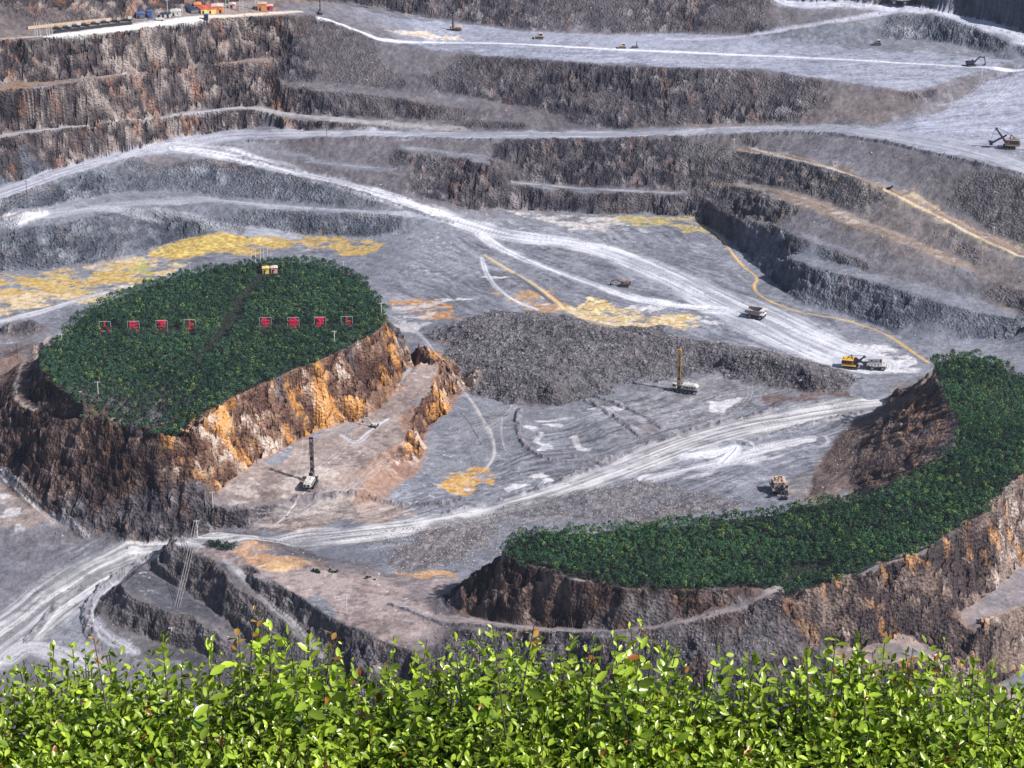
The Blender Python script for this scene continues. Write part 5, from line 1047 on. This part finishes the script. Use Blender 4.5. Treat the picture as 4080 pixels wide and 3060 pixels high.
# shrubs on the small near hill and a few weeds
def shrub(X, Y, w, h, label, n=14, z=None, name='shrub', group='shrubs on the bare banks'):
    A = np.array(spot(X, Y)); sx = A[0] + RS.uniform(-w / 2, w / 2, n); sy = A[1] + RS.uniform(-w / 3, w / 3, n); sz = bil(ZB, sx, sy) + h * .35
    t_ = thing(name, label, 'shrub', tuple(A), 0, group)
    o = crowns('foliage', sx - A[0], sy - A[1], sz - A[2], RS.uniform(.4, .6, n) * h, RS.uniform(.5, .8, n) * h, 60, .28, (.018, .045, .030), (.035, .08, .045), (.07, .12, .05)); o.parent = t_
    st_ = MB()
    for i in range(n): st_.tube((0, 0, .05), (sx[i] - A[0], sy[i] - A[1], sz[i] - A[2]), .07, .04, n=5)
    st_.build('stem', M['wood'], t_)
shrub(462, 1178, 5.5, 2.6, 'dark green shrub clump at the left end on the small near hill top')
shrub(492, 1183, 6.0, 2.8, 'larger dark green shrub clump at the right end on the small near hill top')
shrub(680, 1237, 3.5, 1.0, 'low scrubby patch on the orange ridge', 8); shrub(720, 1235, 3, .9, 'low scrubby patch at the right tip of the orange ridge', 7)
shrub(800, 1250, 4, .6, 'thin green weeds where pink flat meets grey gravel', 8); shrub(1480, 1300, 5, .8, 'low weeds along the bench track below the crescent trees', 9)
shrub(1925, 408, 4, 1.4, 'small green shrub beside the yellow streaked bench road', 8); shrub(545, 50, 5, 2.0, 'dark shrub on the cliff below the top terrace road', 8); shrub(285, 8, 6, 2.0, 'green shrub in a rock hollow behind the machine row', 8)
# ------------------------------------------------------------------ loose boulders
def rocks(name, px_, py_, size, c1, c2, label):
    n = len(px_); base = np.array([(1, 0, 0), (-1, 0, 0), (0, 1, 0), (0, -1, 0), (0, 0, 1), (0, 0, -1)], float)
    tri = np.array([(0, 2, 4), (2, 1, 4), (1, 3, 4), (3, 0, 4), (2, 0, 5), (1, 2, 5), (3, 1, 5), (0, 3, 5)])
    a = RS.uniform(0, 6.28, n); R = np.zeros((n, 3, 3)); R[:, 0, 0] = np.cos(a); R[:, 0, 1] = -np.sin(a); R[:, 1, 0] = np.sin(a); R[:, 1, 1] = np.cos(a); R[:, 2, 2] = 1
    v = base[None] * RS.uniform(.6, 1.35, (n, 6, 1)) * size[:, None, None] * np.array([1.2, .9, .75]) + RS.normal(size=(n, 6, 3)) * .12 * size[:, None, None]
    v = np.einsum('nij,nkj->nki', R, v); v += np.stack([px_, py_, tz_at(px_, py_) + size * .12], 1)[:, None]
    f = (tri[None] + np.arange(n)[:, None, None] * 6).reshape(-1, 3); k = RS.uniform(size=n)[:, None] ** 1.5; col = np.repeat(np.array(c1) * (1 - k) + np.array(c2) * k, 6, 0)
    o = raw_mesh(name, v.reshape(-1, 3), f, MR, col=col.astype(np.float32)); return tag(o, label, 'rocks', None, 'stuff')
def tz_at(px_, py_):
    j = np.clip(np.searchsorted(R_, py_) - 1, 0, len(R_) - 2); uu = px_ / py_ / 1.06; i = np.clip(np.searchsorted(U, uu) - 1, 0, len(U) - 2)
    b_ = (py_ - R_[j]) / (R_[j + 1] - R_[j]); a_ = (uu - U[i]) / (U[i + 1] - U[i]); a_ = np.clip(a_, 0, 1)
    return (TZ[j, i] * (1 - a_) + TZ[j, i + 1] * a_) * (1 - b_) + (TZ[j + 1, i] * (1 - a_) + TZ[j + 1, i + 1] * a_) * b_
def rand_in(G, n, thr=.4):
    W = G.ravel() * (G.ravel() > thr); i = RS.choice(len(W), n, p=W / W.sum()); return gxs.ravel()[i] + RS.uniform(-.5, .5, n), gys.ravel()[i] + RS.uniform(-.5, .5, n)
qx, qy = rand_in(RUBG, 9000); rocks('boulders', qx, qy, RS.uniform(.18, .5, 9000) + (RS.uniform(size=9000) < .05) * .6, (.08, .08, .095), (.28, .265, .285), 'broken grey boulders strewn over the blasted rubble mound')
G = np.clip(RUB2 + RUB3 * .8 + region([(790,1150),(1000,1120),(1640,1085),(1000,1230),(840,1240)], 1) * .5, 0, 1); qx, qy = rand_in(G, 6000); rocks('boulders', qx, qy, RS.uniform(.12, .42, 6000), (.12, .11, .12), (.48, .44, .44), 'small loose stones on the near gravel banks')
G = np.clip(blur(((SLB > .25) & (SLB < .6)).astype(float), 2), 0, 1) * (gys > 700); qx, qy = rand_in(G, 12000); rocks('boulders', qx, qy, RS.uniform(.15, .6, 12000), (.12, .11, .13), (.46, .43, .45), 'scattered rocks fallen on the slopes and bench edges')
# ------------------------------------------------------------------ the hedge right in front of the viewer
def ledge():
    b = MB(); b.hexa([(-40, -30, 300), (40, -30, 300), (40, 30, 300), (-40, 30, 300)], [(-9, -12, 428.2), (9, -12, 428.2), (6, 4.6, 426.0), (-6, 4.6, 426.0)])
    o = b.build('hill', simple_mat('viewpoint_soil', (.10, .08, .06), .95)); o['kind'] = 'structure'
ledge()
LEAF = []   # unit leaf: x across, y along, bent a little
for (yy, w) in ((0, .05), (.22, .36), (.52, .52), (.8, .36), (1, .03)): LEAF.append((yy, w))
lv = []; 
for yy, w in LEAF: lv += [(-w * .5, yy, .10 * w - .12 * yy * yy), (0, yy, -.14 * w - .12 * yy * yy), (w * .5, yy, .10 * w - .12 * yy * yy)]
lv = np.array(lv); lf_ = np.array([(3 * r + c, 3 * r + c + 1, 3 * r + c + 4, 3 * r + c + 3) for r in range(4) for c in range(2)])
def leaves_mesh(name, P, D, Nn, S, col, parent):
    """P base points, D directions, Nn upward side, S sizes"""
    D = D / np.linalg.norm(D, axis=1)[:, None]; Xa = np.cross(D, Nn); Xa /= np.linalg.norm(Xa, axis=1)[:, None] + 1e-9; Za = np.cross(Xa, D)
    v = (Xa[:, None] * lv[None, :, 0:1] + D[:, None] * lv[None, :, 1:2] + Za[:, None] * lv[None, :, 2:3]) * S[:, None, None] + P[:, None]
    f = (lf_[None] + np.arange(len(P))[:, None, None] * 15).reshape(-1, 4)
    return raw_mesh(name, v.reshape(-1, 3), f, MH, parent, np.repeat(col, 15, 0).astype(np.float32), smooth=True)
hedge = thing('hedge', 'bright green leafy hedge across the foreground', 'hedge', (0, 4.0, 426.0)); HO = np.array([0, 4.0, 426.0])
def top_z(Ypx, yw): return HC + yw * float(ray(CX, Ypx)[2] / ray(CX, Ypx)[1])
def shoot_geo(base, tip, nl, size, rs, young_lit=.5, lo=0.0):
    """leaf arrays for one upright shoot"""
    t_ = np.linspace(.12 + lo, .98, nl); sway = np.array([rs.uniform(-.03, .03), rs.uniform(-.03, .03), 0])
    P = base + (tip - base) * t_[:, None] + sway * np.sin(t_ * pi)[:, None]; ax = (tip - base) / np.linalg.norm(tip - base)
    ph = rs.uniform(0, 6.28) + np.arange(nl) * 2.4; out = np.stack([np.cos(ph), np.sin(ph), np.zeros(nl)], 1)
    D = out * (1.25 - .4 * t_[:, None]) + ax * (.25 + .8 * t_[:, None] ** 4) + rs.normal(size=(nl, 3)) * .5
    S = size * (1.1 - .55 * t_ ** 3) * rs.uniform(.55, 1.3, nl); Nn = ax + rs.normal(size=(nl, 3)) * .5
    base_c = np.array([.026, .085, .014]); yc = np.array([.38, .52, .05]); tone = np.clip(t_ * .9 - .35 + rs.uniform(-.25, .35, nl) + young_lit - .3, 0, 1)[:, None]  # yellower young tips; inner leaves coloured dark as painted shade
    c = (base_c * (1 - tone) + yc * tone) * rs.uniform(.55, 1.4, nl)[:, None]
    rd = rs.uniform(size=nl) < .012; c[rd] = np.array([.35, .13, .03]) * rs.uniform(.7, 1.1)
    return P, D, Nn, S, c
def outline(X):
    """height in the picture of the hedge top"""
    xs_ = [0, 100, 170, 260, 330, 420, 500, 560, 620, 700, 800, 850, 900, 960, 1060, 1160, 1230, 1330, 1400, 1450, 1520, 1600, 1700, 1760, 1830, 1900, 2000, 2080, 2140, 2212]
    ys_ = [1425, 1412, 1395, 1440, 1392, 1415, 1400, 1375, 1385, 1410, 1425, 1415, 1420, 1402, 1368, 1385, 1395, 1415, 1372, 1400, 1440, 1430, 1410, 1425, 1390, 1400, 1410, 1395, 1430, 1440]
    return np.interp(X, xs_, ys_)
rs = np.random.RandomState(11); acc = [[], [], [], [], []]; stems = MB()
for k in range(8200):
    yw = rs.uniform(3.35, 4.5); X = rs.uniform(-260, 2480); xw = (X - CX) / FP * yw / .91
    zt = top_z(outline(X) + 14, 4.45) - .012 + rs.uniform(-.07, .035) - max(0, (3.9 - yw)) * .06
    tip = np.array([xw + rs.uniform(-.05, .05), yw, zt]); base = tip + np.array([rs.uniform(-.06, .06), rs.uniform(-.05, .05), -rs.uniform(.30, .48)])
    q = shoot_geo(base, tip, rs.randint(12, 18), .032, rs, .5 if zt > 427.2 else .35)  # lower shoots get darker leaf colour, shade put into the tone
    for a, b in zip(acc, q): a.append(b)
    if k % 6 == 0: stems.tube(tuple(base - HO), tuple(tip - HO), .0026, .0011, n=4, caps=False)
# deeper layer, leaf colour darkened to stand for shade inside the hedge
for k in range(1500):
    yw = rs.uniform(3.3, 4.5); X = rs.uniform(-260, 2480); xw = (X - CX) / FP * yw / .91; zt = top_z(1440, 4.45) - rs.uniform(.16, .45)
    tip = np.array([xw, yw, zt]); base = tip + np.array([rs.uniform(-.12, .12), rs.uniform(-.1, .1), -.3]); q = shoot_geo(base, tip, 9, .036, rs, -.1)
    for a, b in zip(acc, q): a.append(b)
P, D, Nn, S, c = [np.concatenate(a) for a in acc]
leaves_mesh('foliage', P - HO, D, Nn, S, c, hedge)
for i in range(60):
    xb = -2.0 + 4.0 * i / 59 + rs.uniform(-.03, .03); yb = rs.uniform(3.6, 4.4); p = Vector((xb, yb - 4.0, -.2))
    for k in range(4):
        q_ = p + Vector((rs.uniform(-.06, .06), rs.uniform(-.05, .05), .26)); stems.tube(p, q_, .009 - .0018 * k, .0075 - .0018 * k, n=5, caps=False); p = q_
stems.build('stem', simple_mat('hedge_twig', (.09, .05, .03), .7, 0, .2, 20), hedge)
# the long shoots that stand clear of the hedge top
for X, Yt, ln, red in [(530, 1312, .30, 1), (1400, 1338, .30, 0), (1372, 1352, .2, 0), (1062, 1352, .24, 0), (1155, 1352, .2, 1), (1836, 1368, .22, 0), (1890, 1398, .15, 0), (2082, 1380, .24, 0), (1945, 1388, .2, 0), (318, 1362, .2, 0), (490, 1352, .17, 1), (165, 1378, .18, 1), (75, 1392, .16, 0),
                       (430, 1382, .15, 0), (605, 1368, .2, 0), (650, 1380, .16, 0), (700, 1362, .18, 1), (840, 1374, .16, 0), (915, 1382, .16, 0), (975, 1366, .18, 0), (1110, 1372, .18, 0), (1240, 1376, .16, 0), (1290, 1384, .15, 0), (1330, 1370, .17, 0), (1570, 1398, .18, 0), (1650, 1408, .2, 0), (1480, 1392, .15, 0), (1770, 1400, .18, 0), (2010, 1400, .15, 1), (2150, 1420, .16, 0), (2190, 1440, .2, 0), (560, 1345, .2, 0), (1425, 1380, .2, 0)]:
    yw = rs.uniform(4.1, 4.45); xw = (X - CX) / FP * yw / .905; tip = np.array([xw, yw, top_z(Yt, yw)]); base = tip + np.array([rs.uniform(-.05, .05), rs.uniform(-.03, .03), -ln - .12])
    P, D, Nn, S, c = shoot_geo(base, tip, int(14 + ln * 44), .036, rs, .75)
    if red: c[-6:] = np.array([.36, .20, .04]) * rs.uniform(.7, 1.2, (6, 1))
    sh = leaves_mesh('shoot', P - HO, D, Nn, S, c, hedge)
    MB().tube(tuple(base - HO), tuple(tip - HO), .0024, .001, n=5, caps=False).build('stem', M['wood'], sh)
skirt()
# ------------------------------------------------------------------ thin blue air over the pit
def haze(dens):
    b = MB().box((0, 900, 245), (5200, 3400, 590)); m = bpy.data.materials.new('haze'); m.use_nodes = True; nt = m.node_tree; nt.nodes.clear()
    v_ = nt.nodes.new('ShaderNodeVolumePrincipled'); v_.inputs['Color'].default_value = (.55, .66, 1.0, 1); v_.inputs['Density'].default_value = dens; v_.inputs['Anisotropy'].default_value = .2
    ou = nt.nodes.new('ShaderNodeOutputMaterial'); nt.links.new(v_.outputs[0], ou.inputs['Volume']); o = b.build('haze', m); o['kind'] = 'stuff'; return o
HAZE = 0.00005
if HAZE: haze(HAZE)
C.cycles.volume_bounces = 0; C.cycles.max_bounces = 5; C.cycles.diffuse_bounces = 3
print('all', time.time() - T0)
